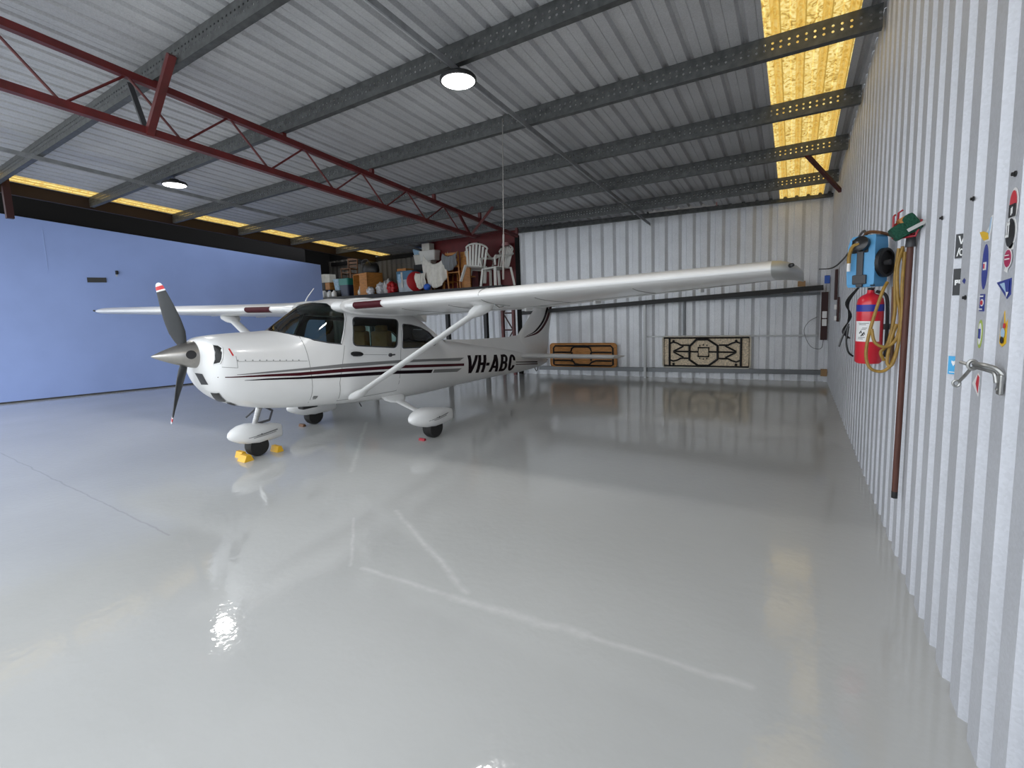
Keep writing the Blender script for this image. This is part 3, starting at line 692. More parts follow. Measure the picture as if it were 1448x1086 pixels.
# registration: slanted block letters mapped on the rear fuselage side
TL, TR, BL, BR = (4.70, .939), (6.651, .757), (4.55, .625), (6.53, .408)
def uv(u, v): # v = 1 top
    return tuple((TL[i]*(1-u)+TR[i]*u)*v+(BL[i]*(1-u)+BR[i]*u)*(1-v) for i in (0, 1))
mb = MB()
def quad(p0, p1, p2, p3): strip(mb, [uv(*p0), uv(*p1)], [uv(*p3), uv(*p2)], 1, .004, 4, 0, 4)
def vst(u, v0, v1, t=.058): quad((u, v1), (u+t, v1), (u+t, v0), (u, v0))
def hst(u0, u1, v, t=.16): quad((u0, v+t), (u1, v+t), (u1, v), (u0, v))
def arc(cu, cv, ru, rv, a0, a1, tu=.058, tv=.16, n=8):
    for i in range(n):
        A = [math.radians(a0+(a1-a0)*(i+k)/n) for k in (0, 1)]
        quad(*[(cu+ru*math.cos(t), cv+rv*math.sin(t)) for t in A], *[(cu+(ru-tu)*math.cos(t), cv+(rv-tv)*math.sin(t)) for t in A[::-1]])
quad((-.004, 1), (.054, 1), (.122, 0), (.068, 0)); quad((.140, 1), (.196, 1), (.122, 0), (.068, 0))
vst(.198, 0, 1); vst(.298, 0, 1); hst(.246, .303, .42)
hst(.362, .428, .38, .17)
quad((.515, 1), (.573, 1), (.508, 0), (.450, 0)); quad((.522, 1), (.578, 1), (.644, 0), (.584, 0)); hst(.50, .59, .22, .14)
vst(.660, 0, 1); hst(.70, .755, .85); hst(.70, .755, .44); hst(.70, .755, 0)
arc(.750, .72, .062, .28, -90, 90); arc(.752, .295, .068, .295, -90, 90)
arc(.920, .66, .075, .34, 0, 180); arc(.920, .34, .075, .34, 180, 360); vst(.845, .33, .67); quad((.949, .66), (.995, .66), (.995, .62), (.949, .62))
o = mb.build('registration_letters', 'stripe_black', ac); o['label'] = 'dark slanted letters VH-ABC'
# cowl openings, intake, landing light
def cowl_patch(pts, name, m, s=1, depth=.0):
    mb = MB(); n = len(pts); v = [surf(a, z, s, .004) for a, z in pts]; c = tuple(sum(q[i] for q in v)/n for i in range(3)); cc = (s*(hw(c[1], c[2])+.004), c[1], c[2])
    return mb.add(v+[cc], [(i, (i+1) % n, n) for i in range(n)]).build(name, m, ac)
def front(p, z, off=.004):   # point on the front of the cowl, found by marching aft
    lo = .40
    for k in range(200):
        a = .40+k*.002
        z0, z1, w_, zc, nt_, nb_ = sec(a)
        if z0 < z < z1 and hw(a, z) >= abs(p): return (p, a-off, z)
    return (p, .8, z)
def front_patch(P, name, m, n=6):
    mb = MB(); v = []; f = []   # P = four corners (p, z)
    for i in range(n+1):
        for j in range(n+1):
            u, t = i/n, j/n
            p = [(P[0][k]*(1-u)+P[1][k]*u)*(1-t)+(P[3][k]*(1-u)+P[2][k]*u)*t for k in (0, 1)]; v.append(front(*p))
    for i in range(n):
        for j in range(n): f.append((i*(n+1)+j, (i+1)*(n+1)+j, (i+1)*(n+1)+j+1, i*(n+1)+j+1))
    return mb.add(v, f).build(name, m, ac)
def fan(L, name, m):
    v = [front(*q, .006) for q in L]; n = len(v); rows = [v]
    c = (sum(q[0] for q in L)/n, sum(q[1] for q in L)/n)
    for k in (.75, .5, .25): rows.append([front(c[0]+(q[0]-c[0])*k, c[1]+(q[1]-c[1])*k, .006) for q in L])
    V = [q for r in rows for q in r]+[front(*c, .006)]; F = []
    for i in range(3):
        for j in range(n): F.append((i*n+j, i*n+(j+1) % n, (i+1)*n+(j+1) % n, (i+1)*n+j))
    F += [(3*n+j, 3*n+(j+1) % n, 4*n) for j in range(n)]
    return MB().add(V, F).build(name, m, ac)
for s in (1, -1):
    L = [(s*q[0], q[1]) for q in [(.315, 1.488), (.35, 1.483), (.385, 1.455), (.412, 1.40), (.418, 1.34), (.405, 1.297), (.34, 1.286), (.362, 1.341), (.360, 1.412)]]
    fan(L, 'cowl_inlet', 'black'); MB().tube([front(p, z, .006) for p, z in L], .008, closed=True, n=6).build('inlet_lip', 'white_paint', ac, smooth=True)
fan([(-.02, 1.185), (.13, 1.18), (.16, 1.06), (.02, 1.055)], 'air_intake', 'dark_grey')
def tri_patch(P, name, m, n=6):   # patch between four points already on the skin
    v = []; f = []
    for i in range(n+1):
        for j in range(n+1):
            u, t = i/n, j/n; q = (Vector(P[0])*(1-u)+Vector(P[1])*u)*(1-t)+(Vector(P[3])*(1-u)+Vector(P[2])*u)*t
            z0, z1, w_, zc, nt_, nb_ = sec(q.y); k = abs(q.x)/w_; zz = zc-(zc-z0)*(1-min(k, 1)**nb_)**(1/nb_); v.append((q.x, q.y-.004, min(zz, q.z+.02)-.006))
    for i in range(n):
        for j in range(n): f.append((i*(n+1)+j, (i+1)*(n+1)+j, (i+1)*(n+1)+j+1, i*(n+1)+j+1))
    return MB().add(v, f).build(name, m, ac)
tri_patch([(.10, .485, .969), (.225, .511, .968), (.135, .615, .847), (-.07, .626, .834)], 'landing_light', 'black_gloss'); tri_patch([(.10, .63, .83), (.15, .65, .82), (.09, .759, .765), (-.02, .759, .765)], 'cooling_slot', 'black')
# spinner and propeller
MB().lathe([(.0005, -.002), (.012, .01), (.045, .08), (.082, .17), (.115, .26), (.142, .345), (.152, .40), (.152, .415)], (0, .02, 1.402), Vector((0, 1, -.035)), n=48).build('spinner', 'spinner_metal', ac, smooth=True)
MB().lathe([(.150, -.012), (.162, 0), (.165, .012), (.160, .022), (.10, .022)], (0, .418, 1.387), Vector((0, 1, -.035)), n=48).build('spinner_backplate', 'black', ac, smooth=True)
HUB = Vector((0, .33, 1.392))
MB().lathe([(.046, 0), (.046, .012), (.0005, .012)], (.130, .325, 1.395), (1, -.28, 0), n=20).build('blade_port', 'black', ac)
def blade(tip, tw0, tw1, name):
    tip = Vector(tip); d = tip-HUB; e = empty(name, None, None); e.parent = ac
    R = []; TIPS = []
    stn = [(.12, .05, .030), (.20, .075, .030), (.32, .105, .024), (.5, .112, .018), (.7, .102, .013), (.86, .085, .010), (.95, .072, .008), (.985, .05, .007), (1., .02, .005)]
    ax = Vector((0, -1, 0)); lat = d.normalized().cross(ax).normalized()
    def sect(t, c, th):
        cen = HUB+d*t; k = math.radians(tw0+(tw1-tw0)*t); ch = lat*math.cos(k)+ax*math.sin(k); nn = ch.cross(d.normalized())
        return [cen+ch*(c*math.cos(q)*.75)+nn*(th*math.sin(q)) for q in [2*PI*i/16 for i in range(16)]]
    import bisect
    def at(t):
        for i in range(len(stn)-1):
            if stn[i][0] <= t <= stn[i+1][0]:
                k = (t-stn[i][0])/(stn[i+1][0]-stn[i][0]); return sect(t, stn[i][1]+(stn[i+1][1]-stn[i][1])*k, stn[i][2]+(stn[i+1][2]-stn[i][2])*k)
    for nm, t0, t1, m in (('blade_body', .12, .885, 'prop_grey'), ('tip_band', .885, .905, 'white'), ('tip_band', .905, .955, 'red'), ('tip_band', .955, 1., 'white')):
        MB().rings([at(t) for t in frange(t0, t1, 9 if nm == 'blade_body' else 4)]).build(nm, m, e, smooth=True)
    c = HUB+d*.52-Vector((0, .022, 0)); k = math.radians(tw0+(tw1-tw0)*.52)
    return e
b1 = blade((-.13, .20, 2.15), -62, -14, 'propeller_blade'); b2 = blade((-.20, .20, .655), -62, -20, 'propeller_blade')
d = Vector((-.13, .20, 2.15))-HUB
# wing
WN = [(-6.42, 1.44, 1.10, 2.012, 1.955), (-2.6, 1.74, 1.60, 1.905, 1.76), (-.5, 1.87, 1.64, 1.865, 1.70), (.5, 1.90, 1.62, 1.862, 1.695), (2.5, 2.02, 1.55, 1.902, 1.745), (5.30, 2.19, 1.16, 1.982, 1.93)]
def wsec(p):
    for i in range(len(WN)-1):
        if WN[i][0] <= p <= WN[i+1][0]:
            t = (p-WN[i][0])/(WN[i+1][0]-WN[i][0]); return [WN[i][k]+(WN[i+1][k]-WN[i][k])*t for k in range(1, 5)]
    return list(WN[0][1:]) if p < WN[0][0] else list(WN[-1][1:])
def foil(x, up):
    x = min(max(x, 0), 1); t = .6*(.2969*math.sqrt(x)-.126*x-.3516*x*x+.2843*x**3-.1036*x**4)
    cm = .02/.16*(.8*x-x*x) if x < .4 else .02/.36*(.2+.8*x-x*x)
    return cm+t if up else cm-t
def wpt(p, x, up, off=0., th=1.):
    le, c, z0, z1 = wsec(p); a = le+c*x; z = z0+(z1-z0)*x+c*foil(x, up)*th; return (p, a, z+(off if up else -off))
XS = [1, .95, .88, .78, .68, .56, .45, .35, .25, .16, .09, .045, .018, .004]
def wring(p, th=1.): return [wpt(p, x, True, 0, th) for x in XS]+[wpt(p, 0, True, 0, th)]+[wpt(p, x, False, 0, th) for x in XS[::-1][0:]]
ps = frange(-6.42, -2.6, 9)+frange(-2.2, -.6, 5)+[-.5, 0, .5]+frange(.8, 2.5, 5)+frange(2.9, 5.30, 7)
wg = MB().rings([wring(p) for p in ps]).build('wing', 'white_paint', ac, smooth=30)
for s, p0 in ((1, 5.30), (-1, -6.42)):
    R = []
    for d, cs, ts, dz in ((0, 1, 1, 0), (.06, .985, .97, -.002), (.12, .94, .85, -.008), (.17, .85, .62, -.018), (.205, .7, .35, -.03), (.215, .55, .12, -.036)):
        le, c, z0, z1 = wsec(p0); le2 = le+c*(1-cs)*.75; rr = []
        for x, up in [(x, True) for x in XS]+[(0, True)]+[(x, False) for x in XS[::-1]]:
            rr.append((p0+s*d, le2+c*cs*x, z0+(z1-z0)*x+dz+c*foil(x, up)*ts))
        R.append(rr)
    o = MB().rings(R).build('wing_tip', 'tip_grey', ac, smooth=40)
    MB().lathe([(.018, 0), (.014, .03), (.0005, .04)], (p0+s*.13, wsec(p0)[0]+.03, wsec(p0)[2]+.012), (s*.5, -1, .1), n=10).build('navigation_light', 'black_gloss', o)
def wpatch(p0, p1, x0, x1, up0, up1, off, name, m, par=None, n=8):
    # patch round the nose from upper x0 to lower x1
    v = []; f = []; k = 10
    for i in range(n+1):
        p = p0+(p1-p0)*i/n
        for j in range(k+1):
            t = j/k; xx = -x0+(x0+x1)*t; le, c, z0, z1 = wsec(p); q = wpt(p, abs(xx), xx < 0); cc = (p, le+c*.06, z0)
            d = Vector(q)-Vector(cc); d.x = 0; v.append(tuple(Vector(q)+d.normalized()*off))
    for i in range(n):
        for j in range(k): a = i*(k+1)+j; f.append((a, a+1, a+k+2, a+k+1))
    return MB().add(v, f).build(name, m, par or ac, smooth=60)
wpatch(.75, 1.22, .018, .03, 1, 0, .004, 'leading_edge_panel', 'maroon'); wpatch(-1.58, -.98, .016, .03, 1, 0, .004, 'leading_edge_panel', 'maroon')
mb = MB()
def wline(p0, x0, p1, x1, up=False, wd=.006, n=10):
    L = [wpt(p0+(p1-p0)*i/n, x0+(x1-x0)*i/n, up, .002) for i in range(n+1)]; mb.tube(L, wd/2, n=4)
wline(.75, .70, 5.25, .72); wline(-.75, .70, -6.3, .72); wline(2.75, .70, 2.75, .985); wline(-2.75, .70, -2.75, .985); wline(.75, .70, .75, .98); wline(-.75, .70, -.75, .98)
for p in (1.4, 2.1, 3.2, 4.2): wline(p, .1, p, .7, False, .005)
for p in (2.62,): wline(p, .0, p, .12, True, .008); wline(p, .0, p, .4, False, .008)
mb.build('wing_seams', 'seam', wg)
for p in (1.6, 2.4, 3.4, 4.6, -3.4, -4.6): q = wpt(p, .93, False); MB().box((p-.012, q[1]-.10, q[2]-.035), (p+.012, q[1]+.09, q[2]+.01), bev=.005).build('hinge_bracket', 'white_paint', wg)
MB().tube([(2.9, 2.08, 1.78), (2.9, 2.0, 1.77), (2.9, 1.92, 1.80)], .008).build('pitot_tube', 'chrome', wg)
# roof fairing over the cabin, aerials
MB().tube([(-1.43, 2.7, 1.95), (-1.36, 2.72, 2.06), (-1.20, 2.74, 2.20)], [.012, .009, .006]).build('aerial', 'white', ac, smooth=True)
MB().rings([[(x, a, z) for x, z in ((-.34*k, 1.86), (-.26*k, 1.93+h), (0, 1.95+h), (.26*k, 1.93+h), (.34*k, 1.86))] for a, k, h in ((1.86, 1.2, -.02), (2.1, 1.3, .03), (2.8, 1.3, .02), (3.5, 1.0, -.13), (3.9, .5, -.35))], cap=False, closed=False).build('roof_fairing', 'white_paint', ac, smooth=True)
for s in (1, -1):
    # wing root fairing
    MB().rings([[(s*(p+.0), a+(1.62*x-.06), z0+(z1-z0)*x+1.70*foil(x, up)*1.12) for x, up in [(x, True) for x in XS]+[(0, True)]+[(x, False) for x in XS[::-1]] for a, z0, z1 in ((1.90, 1.862, 1.70),)] for p in (.42, .60)]).build('root_fairing', 'white_paint', ac, smooth=30)
    # struts
    up = Vector(wpt(2.42*s if s > 0 else -2.75, .27, False)); lo = Vector((s*.56, 2.02, .685)); R = []
    for t, c, th in ((0., .085, .032), (.03, .075, .028), (.97, .075, .028), (1., .10, .035)):
        cen = lo+(up-lo)*t; R.append([cen+Vector((0, c*math.cos(q), 0))+(Vector((-(up-lo).z, 0, (up-lo).x)).normalized())*th*math.sin(q) for q in [2*PI*i/16 for i in range(16)]])
    wst = MB().rings(R).build('wing_strut', 'white_paint', ac, smooth=40)
    dv = (up-lo).normalized()
    for cen, k in ((lo+dv*.02, 1), (up-dv*.04, 1.25)):
        R = []
        for t, g in ((-.10, .25), (-.06, .8), (0, 1), (.08, .85), (.14, .5)): R.append([cen+dv*t*k*(1 if k == 1 else -1)+Vector((0, .125*g*k*math.cos(q), 0))+Vector((-dv.z, 0, dv.x))*.055*g*k*math.sin(q) for q in [2*PI*i/14 for i in range(14)]])
        MB().rings(R).build('strut_fairing', 'white_paint', wst, smooth=40)
# tail
def slab(secs, name, n=14):
    R = []
    for le, te, base, th, ax in secs:
        r = []
        for i in range(n+1): x = 1-i/n; r.append((x, foil(x, True)-.0))
        L = []
        for x, _ in r: L.append((x, foilS(x)))
        L += [(x, -y) for x, y in L[::-1][1:]]
        R.append([ax(le+(te-le)*x, y*(te-le)*th) for x, y in L])
    return MB().rings(R).build(name, 'white_paint', ac, smooth=30)
def foilS(x): return .6*(.2969*math.sqrt(max(x, 0))-.126*x-.3516*x*x+.2843*x**3-.1036*x**4)
hz = lambda p, z: (lambda a, t: (p, a, z-(a-7.0)*.055+t))
slab([(7.42, 8.20, 0, .7, hz(-2.12, .672)), (7.36, 8.22, 0, .8, hz(-2.05, .672)), (6.90, 8.02, 0, .8, hz(-.1, .675)), (6.90, 8.02, 0, .8, hz(.1, .675)), (7.36, 8.22, 0, .8, hz(2.05, .672)), (7.42, 8.20, 0, .7, hz(2.12, .672))], 'tailplane')
fz = lambda z: (lambda a, t: (t, a, z))
fn = slab([(7.05, 8.42, 0, .65, fz(.55)), (6.95, 8.47, 0, .65, fz(.8)), (6.97, 8.53, 0, .65, fz(1.1)), (7.10, 8.56, 0, .62, fz(1.22)), (7.44, 8.64, 0, .6, fz(1.46)), (7.80, 8.74, 0, .6, fz(1.72)), (8.08, 8.78, 0, .58, fz(1.92)), (8.22, 8.78, 0, .5, fz(1.98))], 'tail_fin')
R = []
for a, zt_, w_ in ((4.45, 1.245, .004), (5.2, 1.19, .03), (6.0, 1.16, .04), (6.6, 1.14, .045), (7.0, 1.15, .05), (7.3, 1.14, .05)):
    b = sec(a)[1]-.06; R.append([(-w_*1.7, a, b), (-w_, a, (b+zt_)/2), (-w_*.5, a, zt_), (w_*.5, a, zt_), (w_, a, (b+zt_)/2), (w_*1.7, a, b)])
MB().rings(R).build('dorsal_fin', 'white_paint', ac, smooth=50)
def finside(a, z, s): 
    tb = [(7.05, 8.42, .55), (6.95, 8.47, .8), (6.97, 8.53, 1.1), (7.10, 8.56, 1.22), (7.44, 8.64, 1.46), (7.80, 8.74, 1.72), (8.08, 8.78, 1.92), (8.22, 8.78, 1.98)]
    for i in range(len(tb)-1):
        if tb[i][2] <= z <= tb[i+1][2]:
            t = (z-tb[i][2])/(tb[i+1][2]-tb[i][2]); le = tb[i][0]+(tb[i+1][0]-tb[i][0])*t; te = tb[i][1]+(tb[i+1][1]-tb[i][1])*t
            x = min(max((a-le)/(te-le), 0), 1); return (s*(foilS(x)*(te-le)*.65+.004), a, z)
    return (s*.01, a, z)
def finstrip(A, B, m, s):
    A = sm([(*q, 0) for q in A], 6); B = sm([(*q, 0) for q in B], 6); v = []; f = []
    for a, b in zip(A, B):
        for j in range(4): q = a+(b-a)*j/3; v.append(finside(q.x, q.y, s))
    for i in range(len(A)-1):
        for j in range(3): k = i*4+j; f.append((k, k+1, k+5, k+4))
    MB().add(v, f).build('fin_stripe', m, fn)
for s in (1, -1):
    finstrip([(7.30, 1.115), (7.72, 1.215), (8.14, 1.44), (8.36, 1.70), (8.46, 1.90)], [(7.30, 1.108), (7.80, 1.20), (8.24, 1.42), (8.49, 1.70), (8.58, 1.90)], 'stripe_black', s)
    finstrip([(7.22, 1.092), (7.84, 1.185), (8.28, 1.41), (8.53, 1.70), (8.62, 1.90)], [(7.22, 1.082), (7.92, 1.15), (8.41, 1.39), (8.70, 1.70), (8.75, 1.90)], 'maroon', s)
MB().tube([(0.0, 8.41, .60), (0, 8.53, 1.1), (0, 8.74, 1.72)], .006, n=5).build('rudder_edge', 'light_grey', fn)
MB().lathe([(.02, -.05), (.025, 0), (.012, .04), (.0005, .05)], (0, 8.37, .44), (0, 1, -.1), n=10).build('tail_light', 'black', ac, smooth=True)
MB().tube([(.0, 7.75, .31), (.0, 7.83, .22), (0, 7.9, .24), (0, 7.93, .32)], .010, n=6).build('tie_down_ring', 'black', ac)
# undercarriage
def pant(c, L, H, W, name, tilt=.12):
    R = []; c = Vector(c)
    for t, h, w_, dz in ((0, .04, .04, -.02), (.03, .32, .32, -.01), (.09, .55, .58, 0), (.2, .82, .85, .01), (.34, .98, 1, .01), (.5, 1, .97, 0), (.66, .9, .82, .0), (.82, .80, .62, .01), (.95, .66, .40, .01), (.995, .60, .32, .01), (1, .5, .26, .01)):
        R.append([c+Vector((W/2*w_*math.copysign(abs(math.cos(q))**.8, math.cos(q)), L*(t-.42), -tilt*L*(t-.42)+dz*H*2+H/2*h*math.copysign(abs(math.sin(q))**.85, math.sin(q)))) for q in [2*PI*i/28 for i in range(28)]])
    return MB().rings(R).build(name, 'white_paint', ac, smooth=50)
def wheel(c, r, wd, name='tyre'):
    # tyre with a flattened foot, seen below the fairing
    prof = [(r*.55, -wd/2), (r*.9, -wd/2), (r, -wd*.3), (r, wd*.3), (r*.9, wd/2), (r*.55, wd/2)]
    o = MB().lathe(prof, c, (1, 0, 0), n=32).build(name, 'rubber', ac, smooth=40)
    return o
def pantlines(c, L, s):
    mb = MB(); c = Vector(c)
    for k, (dz0, dz1, a0, a1) in enumerate(((-.01, .035, -.20, .30), (-.035, .0, -.12, .26), (.0, .05, -.08, .28))):
        P = []
        for i in range(9):
            t = i/8; a = a0+(a1-a0)*t; P.append(a)
    return mb
WR = .14
for s, a0 in ((1, 2.80), (-1, 2.56)):
    px_ = s*(1.16 if s > 0 else 1.22); MB().rings([[Vector((x, a+w2*math.cos(q), z))+Vector((.45*s, 0, .9)).normalized()*.017*math.sin(q) for q in [2*PI*i/14 for i in range(14)]] for x, a, z, w2 in ((s*.36, 2.80, .53, .10), (s*.5, 2.80, .475, .085), (s*.75, a0-.02, .40, .06), (s*1.02, a0-.03, .325, .05), (s*1.12, a0-.03, .29, .05))]).build('main_gear_leg', 'white_paint', ac, smooth=40)
    R = [[(s*x, 2.80+w2*math.cos(q), z+.03*math.sin(q)*w2/.2) for q in [2*PI*i/16 for i in range(16)]] for x, z, w2 in ((.36, .55, .19), (.44, .505, .20), (.5, .475, .15), (.54, .46, .09))]
    MB().rings(R).build('leg_fairing', 'white_paint', ac, smooth=40)
    pn = pant((px_, a0-.09, .30), .86, .28, .27, 'wheel_fairing')
    for k, (z0, z1, a1, a2) in enumerate(((.285, .305, -.16, .24), (.270, .285, -.08, .22), (.295, .315, -.04, .26))):
        MB().tube([(px_+s*(.136-.05*max(t-.45, 0)-.04*max(.25-t, 0)), a0-.04+a1+(a2-a1)*t, z0+(z1-z0)*t) for t in (0, .25, .5, .75, 1)], .004, n=5).build('fairing_stripe', 'stripe_grey', pn)
    MB().lathe([(.012, 0), (.0005, .006)], (px_+s*.136, a0+.0, .30), (s, 0, 0), n=10).build('axle_cap', 'dark_grey', pn)
    wheel((px_, a0, WR), WR, .15)
NX, NA = -.36, 1.15
pn = pant((NX, NA-.05, .298), .68, .27, .25, 'wheel_fairing')
for z0, z1, a1, a2 in ((.275, .295, -.14, .24), (.26, .275, -.08, .22), (.285, .305, -.04, .24)):
    MB().tube([(NX+.127-.05*max(t-.5, 0)-.03*max(.25-t, 0), NA+a1+(a2-a1)*t, z0+(z1-z0)*t) for t in (0, .25, .5, .75, 1)], .004, n=5).build('fairing_stripe', 'stripe_grey', pn)
MB().lathe([(.012, 0), (.0005, .006)], (NX+.125, NA+.02, .288), (1, 0, 0), n=10).build('axle_cap', 'dark_grey', pn)
wheel((NX, NA+.01, .13), .13, .15)
tp0 = Vector((NX*.75, 1.22, .72)); MB().tube([tp0, (NX, NA+.0, .40)], [.042, .03], n=14).build('nose_strut', 'chrome', ac, smooth=True)
MB().lathe([(.055, 0), (.06, .03), (.05, .06)], tuple(tp0-Vector((.0, .0, .10))), (0, 0, 1), n=16).tube([(NX*.8, 1.25, .63), (NX*.8, 1.36, .55), (NX*.9, 1.33, .43), (NX, 1.2, .41)], .016, n=6).build('torque_link', 'dark_grey', ac, smooth=True)
MB().tube([(NX*.75-.06, 1.2, .63), (NX-.08, 1.1, .5)], .012, n=6).build('steering_rod', 'dark_grey', ac)
MB().box((.05, 1.5, .565), (.17, 1.72, .62), bev=.02).build('exhaust_stub', 'black', ac)
MB().tube([(.2, 2.35, .50), (.2, 2.38, .44)], .008).build('fuel_drain', 'dark_grey', ac)
# chocks and floor blocks (things of their own)
def loc2w(p, a, z=0): q = Matrix.Rotation(-.0172, 3, 'Z')@Vector((p, a, z)); return Vector((-5.5+q.x, 2.01+q.y, z))
def chock(p, a, label, grp=None, m='yellow', sx=.07, sy=.045, h=.075):
    q = loc2w(p, a); e = MB(); 
    e.poly([(q.x-sx, q.y-sy, 0), (q.x-sx, q.y+sy, 0), (q.x-sx, q.y+sy*.45, h), (q.x-sx, q.y-sy*.45, h)], (2*sx, 0, 0))
    o = e.build('wheel_chock', m, base=True); tag(o, label, 'chock', grp)
chock(NX-.13, NA-.13, 'yellow wheel chock at the front far side of the nose wheel', 'yellow nose wheel chocks'); chock(NX+.08, NA-.185, 'yellow wheel chock at the front near side of the nose wheel', 'yellow nose wheel chocks', sx=.08, sy=.06)
chock(NX+.06, NA+.23, 'yellow wheel chock behind the nose wheel', 'yellow nose wheel chocks', sx=.08)
chock(1.14, 2.80-.20, 'small dark red chock in front of the near main wheel', None, 'rack_red', .05, .025, .03); chock(-1.24, 2.56-.20, 'small brown chock in front of the far main wheel', None, 'wood_brown', .06, .03, .04)

# ------------------------------------------------------------------ storage deck at the back left and what stands on it
DZ = 2.37
dk = empty('storage_deck', 'dark raised storage deck at the back left, loaded with boxes and chairs', 'platform', (-10.2, 10.9, 0))
MB().box((-4.0, -.85, DZ-.05), (3.83, .72, DZ)).build('deck_boards', 'dark_shelf', dk); MB().box((-4.0, -.88, DZ-.19), (3.83, -.82, DZ+.004)).build('edge_beam', 'dark_shelf', dk)
for x in (-3.6, -1.2, 1.89, 3.19): MB().box((x-.05, -.80, 0), (x+.05, -.70, DZ-.05)).build('deck_post', 'black', dk)
def thing_box(name, x0, x1, z0, z1, y0, y1, m, label, cat, group=None, bev=.01, **k):
    o = MB().box((x0, y0, z0), (x1, y1, z1), bev=bev).build(name, m, base=True); return tag(o, label, cat, group)
def crate(name, x0, x1, z0, h, y, d, m, lid, label, taper=.04, lidh=.05, cat='tub', smooth=True):
    c = ((x0+x1)/2, y+d/2); e = empty(name, label, cat, (c[0], c[1], z0)); w2 = (x1-x0)/2; d2 = d/2
    def rr(w_, q, z): 
        r = .05; return [(sx*(w_-r)+r*math.cos(math.radians(a)), sy*(q-r)+r*math.sin(math.radians(a)), z) for sx, sy, a0 in ((1, 1, 0), (-1, 1, 90), (-1, -1, 180), (1, -1, 270)) for a in (a0, a0+45, a0+90)]
    MB().rings([rr(w2-taper, d2-taper, 0), rr(w2-.012, d2-.012, h-lidh)]).build('tub_body', m, e)
    MB().rings([rr(w2, d2, h-lidh), rr(w2, d2, h-.012), rr(w2-.02, d2-.02, h)]).build('lid', lid, e)
    return e
def jug(x, y, z, h, w_, m, cap, label, group=None):
    e = empty('plastic_jug', label, 'jug', (x, y, z), group=group)
    MB().rings([[(w_*k*math.copysign(abs(math.cos(q))**.5, math.cos(q)), w_*.7*k*math.copysign(abs(math.sin(q))**.5, math.sin(q)), zz*h) for q in [2*PI*i/16 for i in range(16)]] for zz, k in ((0, .9), (.04, 1), (.62, 1), (.78, .7), (.88, .3), (.9, .26))]).build('jug_body', m, e, smooth=True)
    MB().lathe([(w_*.3, .9*h), (w_*.3, h), (.0005, h)], n=12).build('cap', cap, e); MB().tube([(w_*.2, 0, .88*h), (w_*.7, 0, .85*h), (w_*.75, 0, .7*h)], .012, n=6).build('handle', m, e)
    return e
def wood_chair(x, y, z, rz, label, h=.98, w_=.40, m='wood_orange', up=True):
    e = empty('wooden_chair', label, 'chair', (x, y, z), rz); 
    if not up: e.rotation_euler = (PI, 0, rz)
    w2 = w_/2; s = h*.47
    MB().box((-w2, -w2, s-.03), (w2, w2, s), bev=.01).build('seat', m, e)
    for sx in (-1, 1):
        MB().bar((sx*(w2-.025), -w2+.025, 0), (sx*(w2-.025), -w2+.025, s-.03), .035, .035).build('leg', m, e); MB().bar((sx*(w2-.025), w2-.02, 0), (sx*(w2-.025), w2+.04, h), .035, .035).build('back_leg', m, e)
        MB().bar((sx*(w2-.025), -w2+.025, s*.45), (sx*(w2-.025), w2-.01, s*.45), .02, .03).build('stretcher', m, e)
    for zz in (.62, .78, .95): MB().bar((-w2+.03, w2+.01+.03*zz, h*zz), (w2-.03, w2+.01+.03*zz, h*zz), .02, .07).build('back_rail', m, e)
    MB().bar((-w2+.03, -w2+.025, s*.55), (w2-.03, -w2+.025, s*.55), .02, .03).build('stretcher', m, e)
    return e
def plastic_chair(x, y, z, rot, label, sc=1., group=None):
    e = empty('plastic_chair', label, 'chair', (x, y, z), group=group); e.rotation_euler = rot; e.scale = (sc,)*3; W = .27
    MB().rings([[(sx*W*k, yy, zz) for sx in (-1, -.33, .33, 1)]+[(sx*W*k, yy, zz-.018) for sx in (1, .33, -.33, -1)] for yy, zz, k in ((-.26, .40, .95), (-.24, .425, 1), (-.05, .42, 1), (.18, .40, .92), (.22, .42, .9))]).build('seat', 'plastic_white', e, smooth=60)
    for i in range(7):
        u = (i-3)/3; xb = u*W*.78; xt = u*W*.92; zt_ = .90-.10*u*u
        MB().rings([[(xb+(xt-xb)*t+dx, .20+.10*t+.04*(abs(u)**2)*-1, .42+(zt_-.42)*t+0) for dx in (-.026, .026)]+[(xb+(xt-xb)*t+dx, .212+.10*t-.04*(abs(u)**2), .42+(zt_-.42)*t) for dx in (.026, -.026)] for t in (0, .3, .7, 1)]).build('back_slat', 'plastic_white', e)
    MB().tube([(W*math.sin(q)*1.0, .30-.04*math.sin(q)**2, .80+.12*math.cos(q)) for q in [(-1.5+3*i/12) for i in range(13)]], .022, n=8).build('back_rim', 'plastic_white', e, smooth=True)
    for sx in (-1, 1):
        MB().tube(sm([(sx*W*.98, .27, .72), (sx*.30, .10, .665), (sx*.31, -.18, .655), (sx*.30, -.25, .62), (sx*.285, -.24, .45)]), [.025]*25, n=8).build('armrest', 'plastic_white', e, smooth=True)
        for yy, dx, dy in ((-.23, .03, -.04), (.20, .03, .06)): MB().bar((sx*(W-.02), yy, .41), (sx*(W+dx), yy+dy, 0), .06, .045).build('leg', 'plastic_white', e)
    return e
